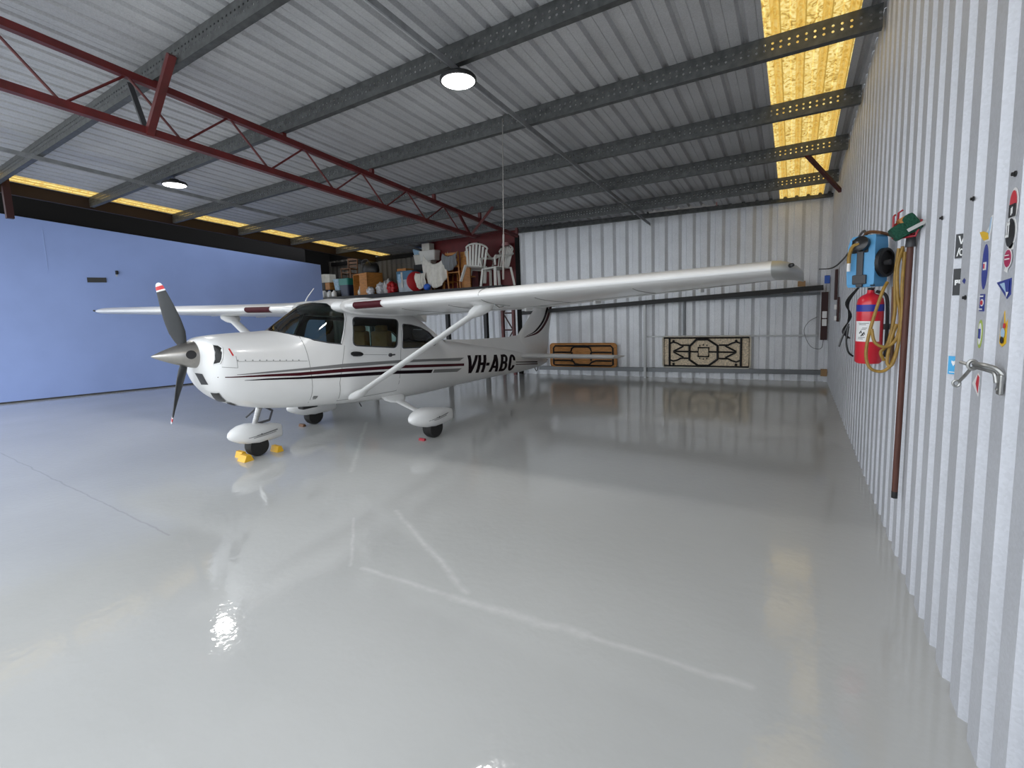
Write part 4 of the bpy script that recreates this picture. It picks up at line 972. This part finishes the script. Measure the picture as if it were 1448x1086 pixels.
def drape(name, x0, x1, ztop, zbot, y, m, label, sag=.35, cat='cloth', folds=5, tilt=.0):
    nx, nz = 30, 18; v = []; f = []
    for i in range(nx+1):
        u = i/nx; top = ztop-sag*(ztop-zbot)*(math.sin(PI*u)**.8)*.75
        bot = zbot+(ztop-zbot)*.42*(abs(2*u-1)**2.2)
        for j in range(nz+1):
            t = j/nz; z = top+(bot-top)*t
            v.append((x0+(x1-x0)*(u+tilt*t), y-.05*math.sin(PI*t)-.03*math.cos(u*folds*2*PI)*(.3+.7*t)-.06*math.sin(PI*u), z))
    for i in range(nx):
        for j in range(nz): k = i*(nz+1)+j; f.append((k, k+1, k+nz+2, k+nz+1))
    o = MB().add(v, f).build(name, m, base=True, smooth=True); md = o.modifiers.new('thickness', 'SOLIDIFY'); md.thickness = .008
    return tag(o, label, cat)
Yi = 10.25
tag(MB().box((-14.04, Yi, DZ), (-13.52, Yi+.4, 2.63)).box((-14.04, Yi+.02, 2.63), (-13.72, Yi+.4, 2.885)).build('dark_locker', 'black', base=True), 'low black locker at the far left end of the storage deck', 'cabinet')
for i, (a, b) in enumerate(((-13.96, -13.72), (-13.71, -13.47))): thing_box('white_carton', a, b, 2.89 if i == 0 else 2.885, 3.18-.02*i, Yi+.05, Yi+.3, 'offwhite', ('left one' if i == 0 else 'right one')+' of the two white cartons high at the far left of the deck', 'box')
thing_box('wooden_box', -13.71, -13.47, 2.64, 2.884, Yi+.03, Yi+.33, 'wood_orange', 'small orange wooden box under the right white carton', 'box')
jug(-13.66, Yi-.08, DZ, .27, .095, 'white', 'black', 'leftmost white jug on the storage deck, beside the black locker'); jug(-13.37, Yi-.08, DZ, .24, .085, 'white', 'blue_tag', 'middle white jug on the deck, under the pale blue container'); jug(-13.13, Yi-.08, DZ, .23, .085, 'white', 'white', 'white jug on the deck touching the dark green bin')
thing_box('black_box', -13.42, -13.03, DZ, 2.60, Yi+.1, Yi+.36, 'black', 'low black box behind the middle white jugs', 'box')
crate('pale_container', -13.39, -13.06, 2.60, .38, Yi+.08, .27, 'paleblue', 'paleblue', 'pale blue patterned container above the white jugs')
crate('lidded_bin', -12.99, -12.52, DZ, .60, Yi, .42, 'navy', 'teal', 'tall navy bin with a green lid left of the wooden crate', lidh=.22)
wood_chair(-12.67, Yi+.22, DZ+.60, .25, 'small brown wooden chair standing on the navy bin with the green lid', h=.68, w_=.40, m='wood_brown')
oc = empty('open_crate', 'orange wooden crate with an open front, full of odds and ends', 'crate', (-11.92, Yi+.28, DZ), -.25)
for a, b in (((-.46, -.25, 0), (-.43, .3, .70)), ((-.02, -.25, .0), (.02, .3, .70)), ((-.46, -.25, 0), (.02, .3, .03)), ((-.46, -.25, .67), (.50, .3, .70)), ((.02, -.25, 0), (.50, -.22, .67)), ((.47, -.25, 0), (.50, .3, .67)), ((-.46, .27, 0), (.5, .3, .7))): MB().box(a, b).build('crate_board', 'wood_orange', oc)
for i, (dx, z_, r_b, m_) in enumerate(((-.33, .12, .08, 'white'), (-.16, .11, .075, 'light_grey'), (-.25, .24, .08, 'bag_plastic'), (-.15, .36, .07, 'dark_grey'))):
    q = oc.matrix_basis@Vector((dx, -.10, 0)); bm_ = bmesh.new(); bmesh.ops.create_icosphere(bm_, subdivisions=2, radius=r_b)
    for vv in bm_.verts: vv.co *= 1+.22*math.sin(vv.co.x*50+vv.co.z*37); vv.co.z *= 1.15
    o = MB().bm(bm_).build('wrapped_bundle', m_, smooth=True); o.location = (-11.92+dx*.97-.02, Yi+.28-.10+.08, DZ+.03+z_-.03); tag(o, ['small white bundle at the bottom left in the open wooden crate', 'pale grey bundle at the bottom right in the open wooden crate', 'pale bundle lying on the two lower ones in the open wooden crate', 'dark bundle on top of the heap in the open wooden crate'][i], 'bundle')
sb = empty('black_bag', 'soft black bag lying on the open wooden crate', 'bag', (-11.74, Yi+.3, DZ+.70))
MB().rings([[(.36*k*math.cos(q), .2*k*math.sin(q), z_+.02*math.sin(3*q)) for q in [2*PI*i/20 for i in range(20)]] for z_, k in ((0, .9), (.06, 1), (.2, .95), (.30, .75), (.36, .45), (.38, .1))]).build('bag_body', 'black', sb, smooth=True); MB().tube(sm([(-.2, -.16, .25), (-.12, -.2, .40), (.1, -.2, .42), (.2, -.16, .26)]), .015, n=6).build('strap', 'dark_grey', sb)
def blob(name, x, y, w_, h, d, m, label, cat='bag', seed=1, group=None):
    rnd = random.Random(seed); bm_ = bmesh.new(); bmesh.ops.create_icosphere(bm_, subdivisions=4, radius=1); ph = [rnd.uniform(0, 6) for _ in range(6)]
    for vv in bm_.verts:
        c = vv.co.copy(); k = 1+.10*math.sin(5*c.x+ph[0])*math.sin(6*c.y+ph[1])+.07*math.sin(11*c.z+ph[2]+4*c.x)+.04*math.sin(17*c.x+ph[3]+9*c.z)
        vv.co = Vector((c.x*w_/2*k, c.y*d/2*k, max(c.z*h*.58*k+h*.45, 0)))
    o = MB().bm(bm_).build(name, m, smooth=True); o.location = (x, y, DZ); return tag(o, label, cat, group)
blob('plastic_bag', -11.35, Yi-.10, .27, .24, .22, 'bag_plastic', 'small crumpled white bag just right of the open wooden crate', seed=2); blob('plastic_bag', -11.14, Yi+.14, .28, .36, .3, 'bag_plastic', 'middle crumpled white bag, left of the pale grey one', seed=3); blob('plastic_bag', -10.86, Yi+.2, .30, .44, .35, 'light_grey', 'tall pale grey bag left of the red bag', seed=4)
blob('red_bag', -10.51, Yi, .33, .34, .3, 'red_tub', 'red cloth bag on the deck left of the clear tub', seed=5)
tb = crate('clear_tub', -10.33, -9.66, DZ, .64, Yi, .5, 'clear_plastic', 'blue_side', 'large clear plastic tub with a blue lid', lidh=.26)
MB().box((-.25, -.258, .30), (-.10, -.252, .55)).build('label_sheet', 'paleblue', tb); MB().box((-.12, -.258, .15), (-.05, -.252, .6)).build('label_sheet', 'offwhite', tb)
thing_box('timber_tray', -10.32, -9.95, DZ+.641, DZ+.72, Yi+.05, Yi+.4, 'wood_orange', 'thin orange wooden tray on the lid of the clear tub', 'tray')
o = MB().lathe([(.0005, -.07), (.2, -.07), (.28, -.04), (.295, 0), (.28, .04), (.2, .07), (.0005, .07)], (-9.53, Yi+.02, DZ+.296), (.9, -.45, 0), n=28).build('red_disc', 'red_tub', base=True, smooth=True); tag(o, 'round red disc on its edge right of the clear tub', 'disc')
thing_box('dark_case', -10.1, -9.52, DZ+.56, 3.22, Yi+.55, Yi+.95, 'black', 'black case behind the clear tub, under the white box with a blue lid', 'case'); thing_box('packing_box', -10.1, -9.55, DZ, DZ+.555, Yi+.55, Yi+.98, 'wood_brown', 'brown box on the deck behind the clear tub, under the black case', 'box')
crate('storage_box', -10.12, -9.66, 3.225, .30, Yi+.55, .4, 'offwhite', 'offwhite', 'off white box on the black case, below the blue lidded box', lidh=.03); crate('storage_box', -10.15, -9.6, 3.53, .24, Yi+.55, .4, 'paleblue', 'navy', 'uppermost box at the left stack, pale with a dark blue lid', lidh=.07)
MB_stand = thing_box('packing_box', -9.50, -9.16, DZ, 2.86, Yi+.27, Yi+.50, 'wood_brown', 'brown box under the two white tubs, left of the dust sheet', 'box')
wt = crate('white_tub', -9.54, -9.12, 2.865, .40, Yi+.25, .28, 'plastic_white', 'plastic_white', 'lower white tub with a dark handle hole, beside the big dust sheet', taper=.06, lidh=.03); MB().box((-.025, -.135, .20), (.02, -.115, .255)).build('handle_hole', 'black', wt)
crate('white_tub', -9.58, -8.96, 3.27, .29, Yi+.22, .32, 'plastic_white', 'plastic_white', 'upper white tub, wider, stacked on the narrower white tub', taper=.03, lidh=.06); thing_box('cream_box', -9.47, -9.17, 3.562, 3.77, Yi+.27, Yi+.49, 'offwhite', 'cream box topmost on the two stacked white tubs', 'box')
e = wood_chair(-8.74, Yi+.31, DZ, 0, 'wooden chair half hidden behind the big cream dust sheet', h=.96, w_=.42)
drape('dust_sheet', -9.20, -8.28, 3.42, DZ+.06, Yi+.02, 'cloth_white', 'big cream dust sheet hanging over a chair in the middle of the deck', sag=.42)
drape('small_cloth', -9.42, -9.02, 2.90, DZ+.05, Yi-.10, 'cloth_white', 'small white cloth left of the big dust sheet, above the blue ball', sag=.1)
bm_ = bmesh.new(); bmesh.ops.create_uvsphere(bm_, u_segments=24, v_segments=12, radius=.10); o = MB().bm(bm_).build('ball', 'blue_tag', smooth=True); o.location = (-9.0, Yi-.11, DZ+.10); tag(o, 'blue ball on the deck below the small white cloth', 'ball')
wood_chair(-8.08, Yi+.20, DZ, PI, 'orange wooden chair with a grey cloth over its back, right of the dust sheet', h=1.0, w_=.46)
drape('grey_cloth', -8.36, -7.86, 3.36, 2.86, Yi-.12, 'cloth_grey', 'grey cloth over the back of the orange wooden chair', sag=.3)
o = MB().box((-7.88, Yi+.05, DZ), (-7.58, Yi+.10, 3.36)).box((-7.88, Yi+.04, DZ+.3), (-7.58, Yi+.3, DZ+.33)).box((-7.88, Yi+.04, DZ+.6), (-7.58, Yi+.3, DZ+.63)).build('wooden_rack', 'wood_orange', base=True); tag(o, 'upright orange wooden rack between the wooden chair and the white plastic chairs', 'rack')
plastic_chair(-7.42, Yi+.09, DZ+.085, (.15, -.12, PI+.3), 'front white plastic chair tipped toward the viewer, slats showing', 1.12)
plastic_chair(-6.72, Yi+.10, DZ, (0, .0, -.4), 'rear white plastic chair at the right end of the deck, under the pink hat', 1.15)
h_ = empty('sun_hat', 'pink sun hat on the back of the rear white plastic chair', 'hat', (-6.59, Yi+.35, DZ+1.05)); MB().lathe([(.0005, .10), (.07, .095), (.10, .05), (.105, 0), (.10, -.003)], n=20).build('crown', 'pink', h_, smooth=True); MB().lathe([(.10, .006), (.18, -.02), (.18, -.025), (.10, 0)], n=24, cap=False).build('brim', 'maroon', h_, smooth=True)
thing_box('wooden_panel', -7.0, -6.72, DZ+.52, 2.98+.2, Yi+.1, Yi+.14, 'wood_brown', 'small brown panel among the white plastic chairs', 'panel') if 0 else None
for x, z1, lb in ((-7.91, 3.67, 'left thin dark post standing on the deck in front of the red wall'), (-7.61, 3.66, 'right thin dark post standing on the deck in front of the red wall')):
    o = MB().box((x-.02, Yi+.50, DZ), (x+.02, Yi+.54, z1)).build('deck_upright', 'dark_red_beam', base=True); tag(o, lb, 'post')
# ------------------------------------------------------------------ right wall: hose reel, extinguisher, brush, hose, cables
rl = empty('hose_reel', 'light blue air hose reel box on the right wall above the extinguisher', 'hose reel', (.455, 4.36, 1.81))
Rr = Matrix.Rotation(-.62, 3, 'Z')   # front turned toward the room
def rbox(c, d, bev): return MB().obox(Rr@Vector(c), d, Rr, bev=bev)
E_ = [(-.095, -.08), (.095, -.08), (.095, .08), (-.095, .08)]
def rp(x, y, z): return tuple(Rr@Vector((x, y, z)))
MB().rings([[rp(x*k, y*k+dy, z) for x, y in E_] for z, k, dy in ((0, .90, .0), (.02, .97, 0), (.10, 1.0, 0), (.30, .97, .0), (.355, .90, .01), (.375, .80, .015))]).build('reel_case', 'blue_box', rl)
MB().obox(rp(-.005, -.082, .30), (.11, .012, .10), Rr, bev=.01).build('hose_port', 'black', rl); MB().obox(rp(0, -.084, .15), (.045, .018, .30), Rr, bev=.008).obox(rp(0, -.086, .055), (.095, .022, .07), Rr, bev=.01).build('front_strap', 'dark_grey', rl)
MB().lathe([(.055, 0), (.055, .03), (.035, .04), (.0005, .04)], rp(.01, -.085, .31), tuple(Rr@Vector((0, -1, .25))), n=20).build('hose_guide', 'black_gloss', rl, smooth=True)
MB().tube(sm([rp(.01, -.115, .31), rp(-.03, -.125, .30), rp(-.055, -.12, .24), rp(-.06, -.115, .18)]), .013, n=8).build('hose_end', 'hose_yellow', rl, smooth=True); MB().tube([rp(-.06, -.115, .18), rp(-.062, -.113, .12)], .012, n=8).build('hose_fitting', 'white', rl)
MB().lathe([(.105, 0), (.105, .025), (.085, .03), (.085, .012), (.0005, .012)], rp(.095, .02, .17), tuple(Rr@Vector((1, 0, 0))), n=32).build('reel_drum', 'black', rl, smooth=40); MB().lathe([(.02, .01), (.02, .045), (.0005, .045)], rp(.095, .02, .17), tuple(Rr@Vector((1, 0, 0))), n=12).build('drum_hub', 'dark_grey', rl)
MB().box((-.02, .08, .12), (.16, .16, .16)).build('wall_bracket', 'dark_grey', rl); MB().tube(sm([rp(-.06, .04, .372), rp(0, 0, .40), rp(.09, -.03, .385), (.14, .06, .37)]), .012, n=6).build('top_strap', 'wood_brown', rl)
ex = empty('fire_extinguisher', 'red fire extinguisher with a blue band and white label on the right wall', 'fire extinguisher', (.478, 4.30, 1.245)); R0 = .082
MB().lathe([(.0005, 0), (.07, 0), (R0, .015), (R0, .44), (.076, .475), (.055, .50), (.03, .512), (.022, .52), (.022, .54)], n=40).build('cylinder', 'ext_red', ex, smooth=50)
MB().lathe([(R0+.001, .385), (R0+.001, .435)], n=40, cap=False).build('colour_band', 'ext_blue', ex, smooth=True)
lb = []; n = 14
for i in range(n+1): t = math.radians(195+115*i/n); lb += [((R0+.0015)*math.cos(t), (R0+.0015)*math.sin(t), .165), ((R0+.0015)*math.cos(t), (R0+.0015)*math.sin(t), .315)]
MB().add(lb, [(2*i, 2*i+2, 2*i+3, 2*i+1) for i in range(n)]).build('instruction_label', 'white', ex, smooth=True)
def onc(t, z, r=R0+.0025): return (r*math.cos(math.radians(t)), r*math.sin(math.radians(t)), z)
mb = MB()
for z, a, b in ((.30, 215, 262), (.290, 218, 250), (.195, 216, 248), (.185, 216, 240), (.265, 235, 255), (.255, 230, 250)): mb.tube([onc(a+(b-a)*k/6, z) for k in range(7)], .0016, n=4)
for z, a in ((.225, 222), (.215, 236), (.205, 230)): mb.tube([onc(a, z), onc(a+8, z+.02), onc(a+10, z+.002)], .004, n=4)
mb.build('label_print', 'black', ex)
MB().tube([(0, 0, .535), (0, 0, .555)], .02, n=10).box((-.012, -.10, .548), (.012, .03, .558)).box((-.012, -.09, .57), (.012, .03, .578)).build('valve_lever', 'black', ex); MB().box((.06, -.02, .25), (.135, .02, .29)).build('wall_bracket', 'dark_grey', ex)
MB().tube(sm([(.03, 0, .53), (.085, -.01, .50), (.098, -.02, .40), (.10, -.02, .15), (.095, -.02, .05)]), .011, n=8).build('discharge_hose', 'black', ex, smooth=True)
hs = MB()
hs.tube(sm([(.60, 3.98, 2.05), (.575, 3.96, 1.93), (.58, 3.95, 1.75), (.60, 3.95, 1.60), (.585, 3.93, 1.46), (.53, 3.92, 1.40), (.47, 3.92, 1.43), (.45, 3.93, 1.52)]), .010, n=8)
hs.tube(sm([(.60, 4.0, 2.06), (.615, 3.99, 1.9), (.61, 3.97, 1.65), (.60, 3.95, 1.45), (.57, 3.93, 1.30), (.52, 3.92, 1.235), (.45, 3.92, 1.255), (.425, 3.93, 1.36), (.45, 3.94, 1.55), (.50, 3.96, 1.76), (.53, 4.0, 1.83)]), .010, n=8)
hs.tube(sm([(.61, 3.97, 2.02), (.60, 3.94, 1.8), (.605, 3.93, 1.6), (.59, 3.92, 1.40), (.565, 3.92, 1.28), (.54, 3.93, 1.30), (.56, 3.95, 1.45), (.585, 3.96, 1.55)]), .010, n=8)
hs.tube(sm([(.585, 4.02, 2.05), (.57, 4.0, 1.85), (.575, 3.98, 1.62), (.545, 3.97, 1.42), (.51, 3.97, 1.36), (.53, 3.98, 1.30)]), .010, n=8)
tag(hs.build('air_hose', 'hose_yellow', smooth=True), 'coiled yellow brown air hose hanging beside the extinguisher on the right wall', 'hose')
o = MB().tube([(.575, 4.06, 1.80), (.585, 4.06, 1.26)], .012, n=8).build('short_pole', 'wood_brown', smooth=True); tag(o, 'short dark brown pole behind the hanging yellow hose', 'pole')
cb = MB()
for k in range(3): cb.tube(sm([(.43, 4.44, 1.83), (.375-.01*k, 4.60, 1.70), (.385+.008*k, 4.7, 1.58), (.37-.012*k, 4.7, 1.46), (.375+.012*k, 4.7, 1.40)]), .006, n=6)
cb.tube(sm([(.385, 4.7, 1.52), (.35, 4.7, 1.42), (.325, 4.7, 1.33)]), .008, n=6).tube(sm([(.385, 4.7, 1.50), (.375, 4.7, 1.38), (.39, 4.7, 1.29), (.425, 4.7, 1.25)]), .008, n=6)
tag(cb.build('cable_bundle', 'black_gloss', smooth=True), 'bundle of black and green cables hanging left of the extinguisher', 'cable')
o = MB().tube(sm([(.40, 10.9, 2.30), (.52, 9.4, 2.23), (.58, 8.2, 2.28), (.59, 7.0, 2.36), (.55, 5.6, 2.36), (.47, 4.52, 2.10)]), .012, n=6).build('supply_cable', 'dark_grey', smooth=True); tag(o, 'grey cable slung along the right wall to the blue hose reel', 'cable')
mess = MB()
for x, y, z, d in ((.56, 9.3, 1.95, .5), (.57, 8.8, 1.62, .25), (.57, 8.85, 1.46, .2)): mess.box((x, y, z-d/2), (.60, y+.12, z+d/2), bev=.01)
tag(mess.build('junction_box', 'dark_red_beam', base=True), 'dark red brown junction boxes on the right wall far down by the corner', 'junction box')
o = MB().box((.54, 8.95, 1.55), (.575, 9.0, 1.63), bev=.005).box((.54, 8.9, 1.38), (.575, 8.95, 1.45), bev=.005).build('wall_socket', 'white', base=True); tag(o, 'small white sockets on the dark junction boxes in the far right corner', 'socket')
# long handled brush held in a red wire rack
br = empty('long_broom', 'long brown handled broom standing head up against the right wall', 'broom', (.575, 3.66, .45))
MB().tube([(-.002, 0, .02), (.010, -.005, 1.60)], .0165, n=12).build('handle', 'handle_brown', br, smooth=True); MB().lathe([(.0005, 0), (.0165, .006), (.0168, .05), (.0005, .055)], (-.002, 0, 0), n=12).build('end_cap', 'black', br)
MB().tube([(.010, -.005, 1.575), (.011, -.006, 1.66)], [.026, .021], n=12).build('socket', 'dark_grey', br, smooth=True)
rk = empty('wire_rack', 'red wire rack on the right wall holding a green brush', 'rack', (.57, 3.62, 2.08)); mb = MB()
def wr_(*p): mb.tube(p, .006, n=6)
wr_((-.065, .02, .14), (-.075, .0, .13), (-.075, -.0, .0), (-.06, -.03, -.005), (.02, -.06, .0), (.035, -.06, .05), (.045, -.05, .09)); wr_((-.03, .02, .165), (-.05, .02, .15), (-.055, .02, .02), (-.04, .0, .012), (.03, -.03, .02), (.035, -.03, .08)); wr_((-.075, 0, .07), (-.055, .02, .09)); wr_((.0, -.05, 0), (.01, -.02, .015)); wr_((-.06, -.03, -.005), (-.04, 0, .012))
mb.build('wire_frame', 'rack_red', rk, smooth=True)
gb = empty('green_brush', 'green bristled brush head lying in the red wire rack', 'brush', (.585, 3.60, 2.10)); Rg = Matrix.Rotation(-.55, 3, 'Y')
for c, d in (((-.045, 0, .045), (.085, .10, .085)), ((.018, 0, .055), (.07, .10, .11))): MB().obox(Rg@Vector(c), d, Rg, bev=.02).build('bristle_block', 'green_bristle', gb, smooth=True)
MB().obox(Rg@Vector((-.008, 0, .06)), (.035, .09, .10), Rg, bev=.006).build('stock', 'wood_orange', gb); MB().obox(Vector((.01, -.055, .035)), (.10, .008, .02), Matrix.Rotation(-.5, 3, 'Y'), bev=.002).build('wire_clip', 'light_grey', gb)
# door latch hook
lt = empty('gate_latch', 'steel hook and shackle latch on the right wall among the stickers', 'latch', (.575, 2.24, 1.44)); 
MB().tube(sm([(.025, -.055, -.035), (.035, -.06, .01), (.022, -.05, .035), (0, -.02, .045), (-.018, .03, .045)]), .008, n=8).build('arm', 'latch_steel', lt, smooth=True); MB().tube(sm([(.02, -.055, -.01), (.015, -.045, .022), (-.002, -.01, .030), (-.018, .03, .034)]), .006, n=8).build('arm', 'latch_steel', lt, smooth=True)
MB().tube([(-.020+.012*math.cos(q), .035, .04+.016*math.sin(q)) for q in [2*PI*i/12 for i in range(12)]], .006, closed=True, n=6).build('shackle', 'latch_steel', lt, smooth=True); MB().tube([(-.021, .04, .028), (-.027, .09, -.01), (-.032, .125, -.035)], [.005, .006, .005], n=8).build('snap_hook', 'latch_steel', lt, smooth=True)
MB().tube([(-.036+.010*math.cos(q), .14, -.045+.012*math.sin(q)) for q in [2*PI*i/12 for i in range(12)]], .0045, closed=True, n=6).build('ring', 'latch_steel', lt, smooth=True); MB().tube([(-.030, .05, .04), (-.042, .08, .045)], .006, n=6).build('pin', 'latch_steel', lt)
MB().box((.022, -.075, -.05), (.034, -.045, .02), bev=.006).build('plate', 'latch_steel', lt)
# screws
for i, (y, z, lb) in enumerate(((3.11, 2.112, 'small dark screw on the right wall above the dark square stickers'), (2.64, 2.12, 'dark roofing screw on the right wall left of the upper stickers'), (2.22, 2.125, 'dark roofing screw on the right wall above the oval skate sticker'), (2.66, 1.72, 'small dark screw on the right wall left of the blue square sticker'))):
    o = MB().lathe([(.010, 0), (.010, .004), (.006, .005), (.006, .011), (.0005, .012)], (RX-.001, y, z), (-1, 0, 0), n=10).build('wall_screw', 'black', base=True); tag(o, lb, 'screw')
# stickers: flat things on the ridges (facing the room) and on the rib sides (facing the viewer)
def sticker(name, label, layers, y=None, z=0, face=None):
    e = empty(name, label, 'sticker', (RX-.0015, y, z) if face is None else (face[0], face[1], z))
    for k, (pts, m, nm) in enumerate(layers):
        if face is None: v = [(-.0012*k, -p[0], p[1]) for p in pts]; d = (.0008, 0, 0)       # p[0] runs toward the viewer = to the right in the photo
        else: u = Vector((RX+.036-RX, -.025, 0)).normalized(); nn = Vector((-u.y, u.x, 0)) * -1; v = [tuple(u*p[0]+nn*(-.0012*(k+1))*(-1 if nn.y < 0 else 1)+Vector((0, 0, p[1]))) for p in pts]; d = tuple(nn*.0006)
        MB().poly(v, d).build(nm, m, e)
    return e
def rc(x0, x1, z0, z1): return [(x0, z0), (x1, z0), (x1, z1), (x0, z1)]
def ov(cx, cz, a, b, n=20, t0=0, t1=360): return [(cx+a*math.cos(math.radians(t0+(t1-t0)*i/(n if t1-t0 == 360 else n-1))), cz+b*math.sin(math.radians(t0+(t1-t0)*i/(n if t1-t0 == 360 else n-1)))) for i in range(n)]
FA = (RX+.002, 2.87)
sticker('square_sticker', 'upper black sticker with white V and script, on the rib left of the fin sticker', [(rc(0, .036, -.055, .055), 'stick_grey', 'backing'), (rc(.001, .035, -.053, .053), 'stick_black', 'print'),
 ([(.010, .045), (.016, .045), (.022, .012), (.019, .008)], 'stick_white', 'letter_stroke'), ([(.030, .045), (.034, .045), (.024, .008), (.019, .008)], 'stick_white', 'letter_stroke'), ([(.008, -.045), (.012, -.045), (.019, -.008), (.015, -.008)], 'stick_white', 'letter_stroke'), (ov(.025, -.028, .0075, .016), 'stick_white', 'letter_stroke'), (ov(.0255, -.028, .004, .010), 'stick_black', 'letter_stroke')], z=1.95, face=FA)
PE = [(rc(0, .036, -.06, .06), 'stick_black', 'backing')]
for p in (rc(.007, .012, -.014, .010), rc(.012, .019, .004, .010), rc(.012, .019, -.005, .001), rc(.016, .020, -.003, .009), rc(.022, .026, -.006, .010), rc(.026, .034, .005, .010), rc(.026, .034, -.001, .003), rc(.026, .034, -.007, -.003), rc(.031, .034, .0, .009)): PE.append((p, 'stick_white', 'letter_stroke'))
sticker('square_sticker', 'lower black sticker with small white letters, below the V sticker', PE, z=1.79, face=(RX+.002, 2.872))
sticker('square_sticker', 'bright blue sticker with a white shield, left of the latch', [(rc(0, .036, -.042, .042), 'stick_blue', 'backing'), ([(.012, .012), (.012, .022), (.019, .018), (.026, .022), (.026, .008), (.019, -.004)], 'stick_white', 'shield'), (rc(.006, .032, -.034, -.030), 'stick_white', 'print_line')], z=1.41, face=(RX+.002, 2.865))
sticker('fin_sticker', 'blue and yellow fin shaped sticker, uppermost on its rib', [([(-.035, .0), (-.02, -.035), (.03, -.035), (.045, .02), (.05, .055), (.035, .055), (.02, .02), (-.01, .0)], 'stick_white', 'backing'), ([(.0, .0), (.018, -.02), (.036, .01), (.044, .05), (.034, .046), (.018, .0)], 'stick_sky', 'fin'), ([(-.075, .008), (-.03, .006), (.02, -.006), (.025, -.028), (-.02, -.030), (-.05, -.015)], 'stick_yellow', 'yellow_wing')], y=2.455, z=1.965)
sticker('oval_sticker', 'tall navy oval sticker with a white and red mark, under the fin sticker', [(ov(0, 0, .032, .085), 'stick_navy', 'backing'), (rc(-.014, .018, -.012, .018), 'stick_white', 'print'), (rc(-.008, .004, -.006, .012), 'stick_red', 'print')], y=2.455, z=1.835)
sticker('patch_sticker', 'small navy rectangle sticker with a red and white disc', [(rc(-.028, .026, -.033, .033), 'stick_navy', 'backing'), (ov(0, 0, .018, .014), 'stick_white', 'disc'), (ov(.0, .0, .013, .009), 'stick_red', 'disc'), (rc(-.02, .02, .022, .027), 'stick_white', 'print_line'), (rc(-.02, .02, -.027, -.022), 'stick_white', 'print_line')], y=2.455, z=1.70)
sticker('oval_sticker', 'lime green and navy tall oval sticker above the latch', [(ov(0, 0, .027, .055), 'stick_lime', 'backing'), (ov(0, 0, .018, .042), 'stick_white', 'print'), (rc(-.012, .012, -.018, .020), 'stick_navy', 'print')], y=2.455, z=1.58)
sticker('pennant_sticker', 'red and white pennant sticker just below the latch', [([(-.05, -.005), (.028, -.045), (.034, .035), (.012, .045)], 'stick_white', 'backing'), ([(-.005, .0), (.024, -.032), (.030, .03), (.012, .038)], 'stick_red', 'print')], y=2.455, z=1.385)
SK = [(ov(0, -.03, .046, .055)+[], 'stick_white', 'backing'), (ov(.012, .06, .036, .055), 'stick_white', 'backing'), (ov(0, -.03, .038, .047), 'stick_black', 'print'), (ov(.012, .06, .028, .046, t0=0, t1=180), 'stick_red', 'print'), (rc(-.015, .038, .02, .062), 'stick_black', 'print')]
for p in (rc(.006, .012, .026, .05), rc(.018, .024, .03, .052), rc(-.012, -.006, -.04, .006), rc(-.004, .018, -.006, .002), rc(.012, .018, -.046, -.002), rc(-.006, .012, -.046, -.038), rc(.022, .027, -.03, .012)): SK.append((p, 'stick_white', 'letter_stroke'))
sticker('skate_sticker', 'large red and black figure shaped sticker with white lettering, top right', SK, y=2.225, z=1.965)
sticker('crest_sticker', 'crimson round crest sticker with white ribbon ends, right side', [([(-.01, .045), (.03, .05), (.028, .028), (-.006, .028)], 'stick_white', 'ribbon'), ([(-.03, -.04), (.0, -.048), (.004, -.028), (-.02, -.024)], 'stick_white', 'ribbon'), (ov(0, 0, .034, .034), 'stick_white', 'backing'), (ov(0, 0, .029, .029), 'stick_crimson', 'print'), (rc(-.02, .02, -.004, .0), 'stick_white', 'print_line'), (rc(-.016, .018, .009, .012), 'stick_white', 'print_line')], y=2.225, z=1.85)
sticker('triangle_sticker', 'blue triangular sail shaped sticker, right side of the wall', [([(-.085, .022), (.045, .034), (.05, -.02), (.02, -.036)], 'stick_navy', 'backing'), ([(-.05, .016), (-.01, .02), (.008, -.014)], 'stick_sky', 'print'), ([(.005, .022), (.036, .026), (.036, -.01), (.018, -.016)], 'stick_navy', 'print'), ([(.018, -.012), (.04, -.012), (.024, -.03)], 'stick_white', 'print')], y=2.235, z=1.75)
sticker('shield_sticker', 'yellow and blue shield shaped sticker above the latch, far right', [([(-.03, .02), (0, .065), (.012, .02), (.03, .035), (.03, -.045), (.0, -.06), (-.028, -.05)], 'stick_yellow', 'backing'), ([(-.026, .018), (-.002, .055), (.004, .006), (-.02, -.01)], 'stick_grey', 'print'), (ov(.002, -.012, .018, .018), 'stick_sky', 'print'), (ov(.002, -.036, .014, .012), 'stick_black', 'print'), (rc(.012, .026, .006, .022), 'stick_red', 'print')], y=2.225, z=1.61)
sticker('spot_sticker', 'tiny navy sticker between the square stickers and the oval one', [([(-.022, .0), (.0, .012), (.022, .004), (.008, -.012)], 'stick_navy', 'print')], y=2.70, z=1.79)
sticker('faded_label', 'worn pale paper label just above the latch', [(rc(-.05, .045, -.028, .028), 'light_grey', 'paper')], y=2.44, z=1.475) if 0 else None
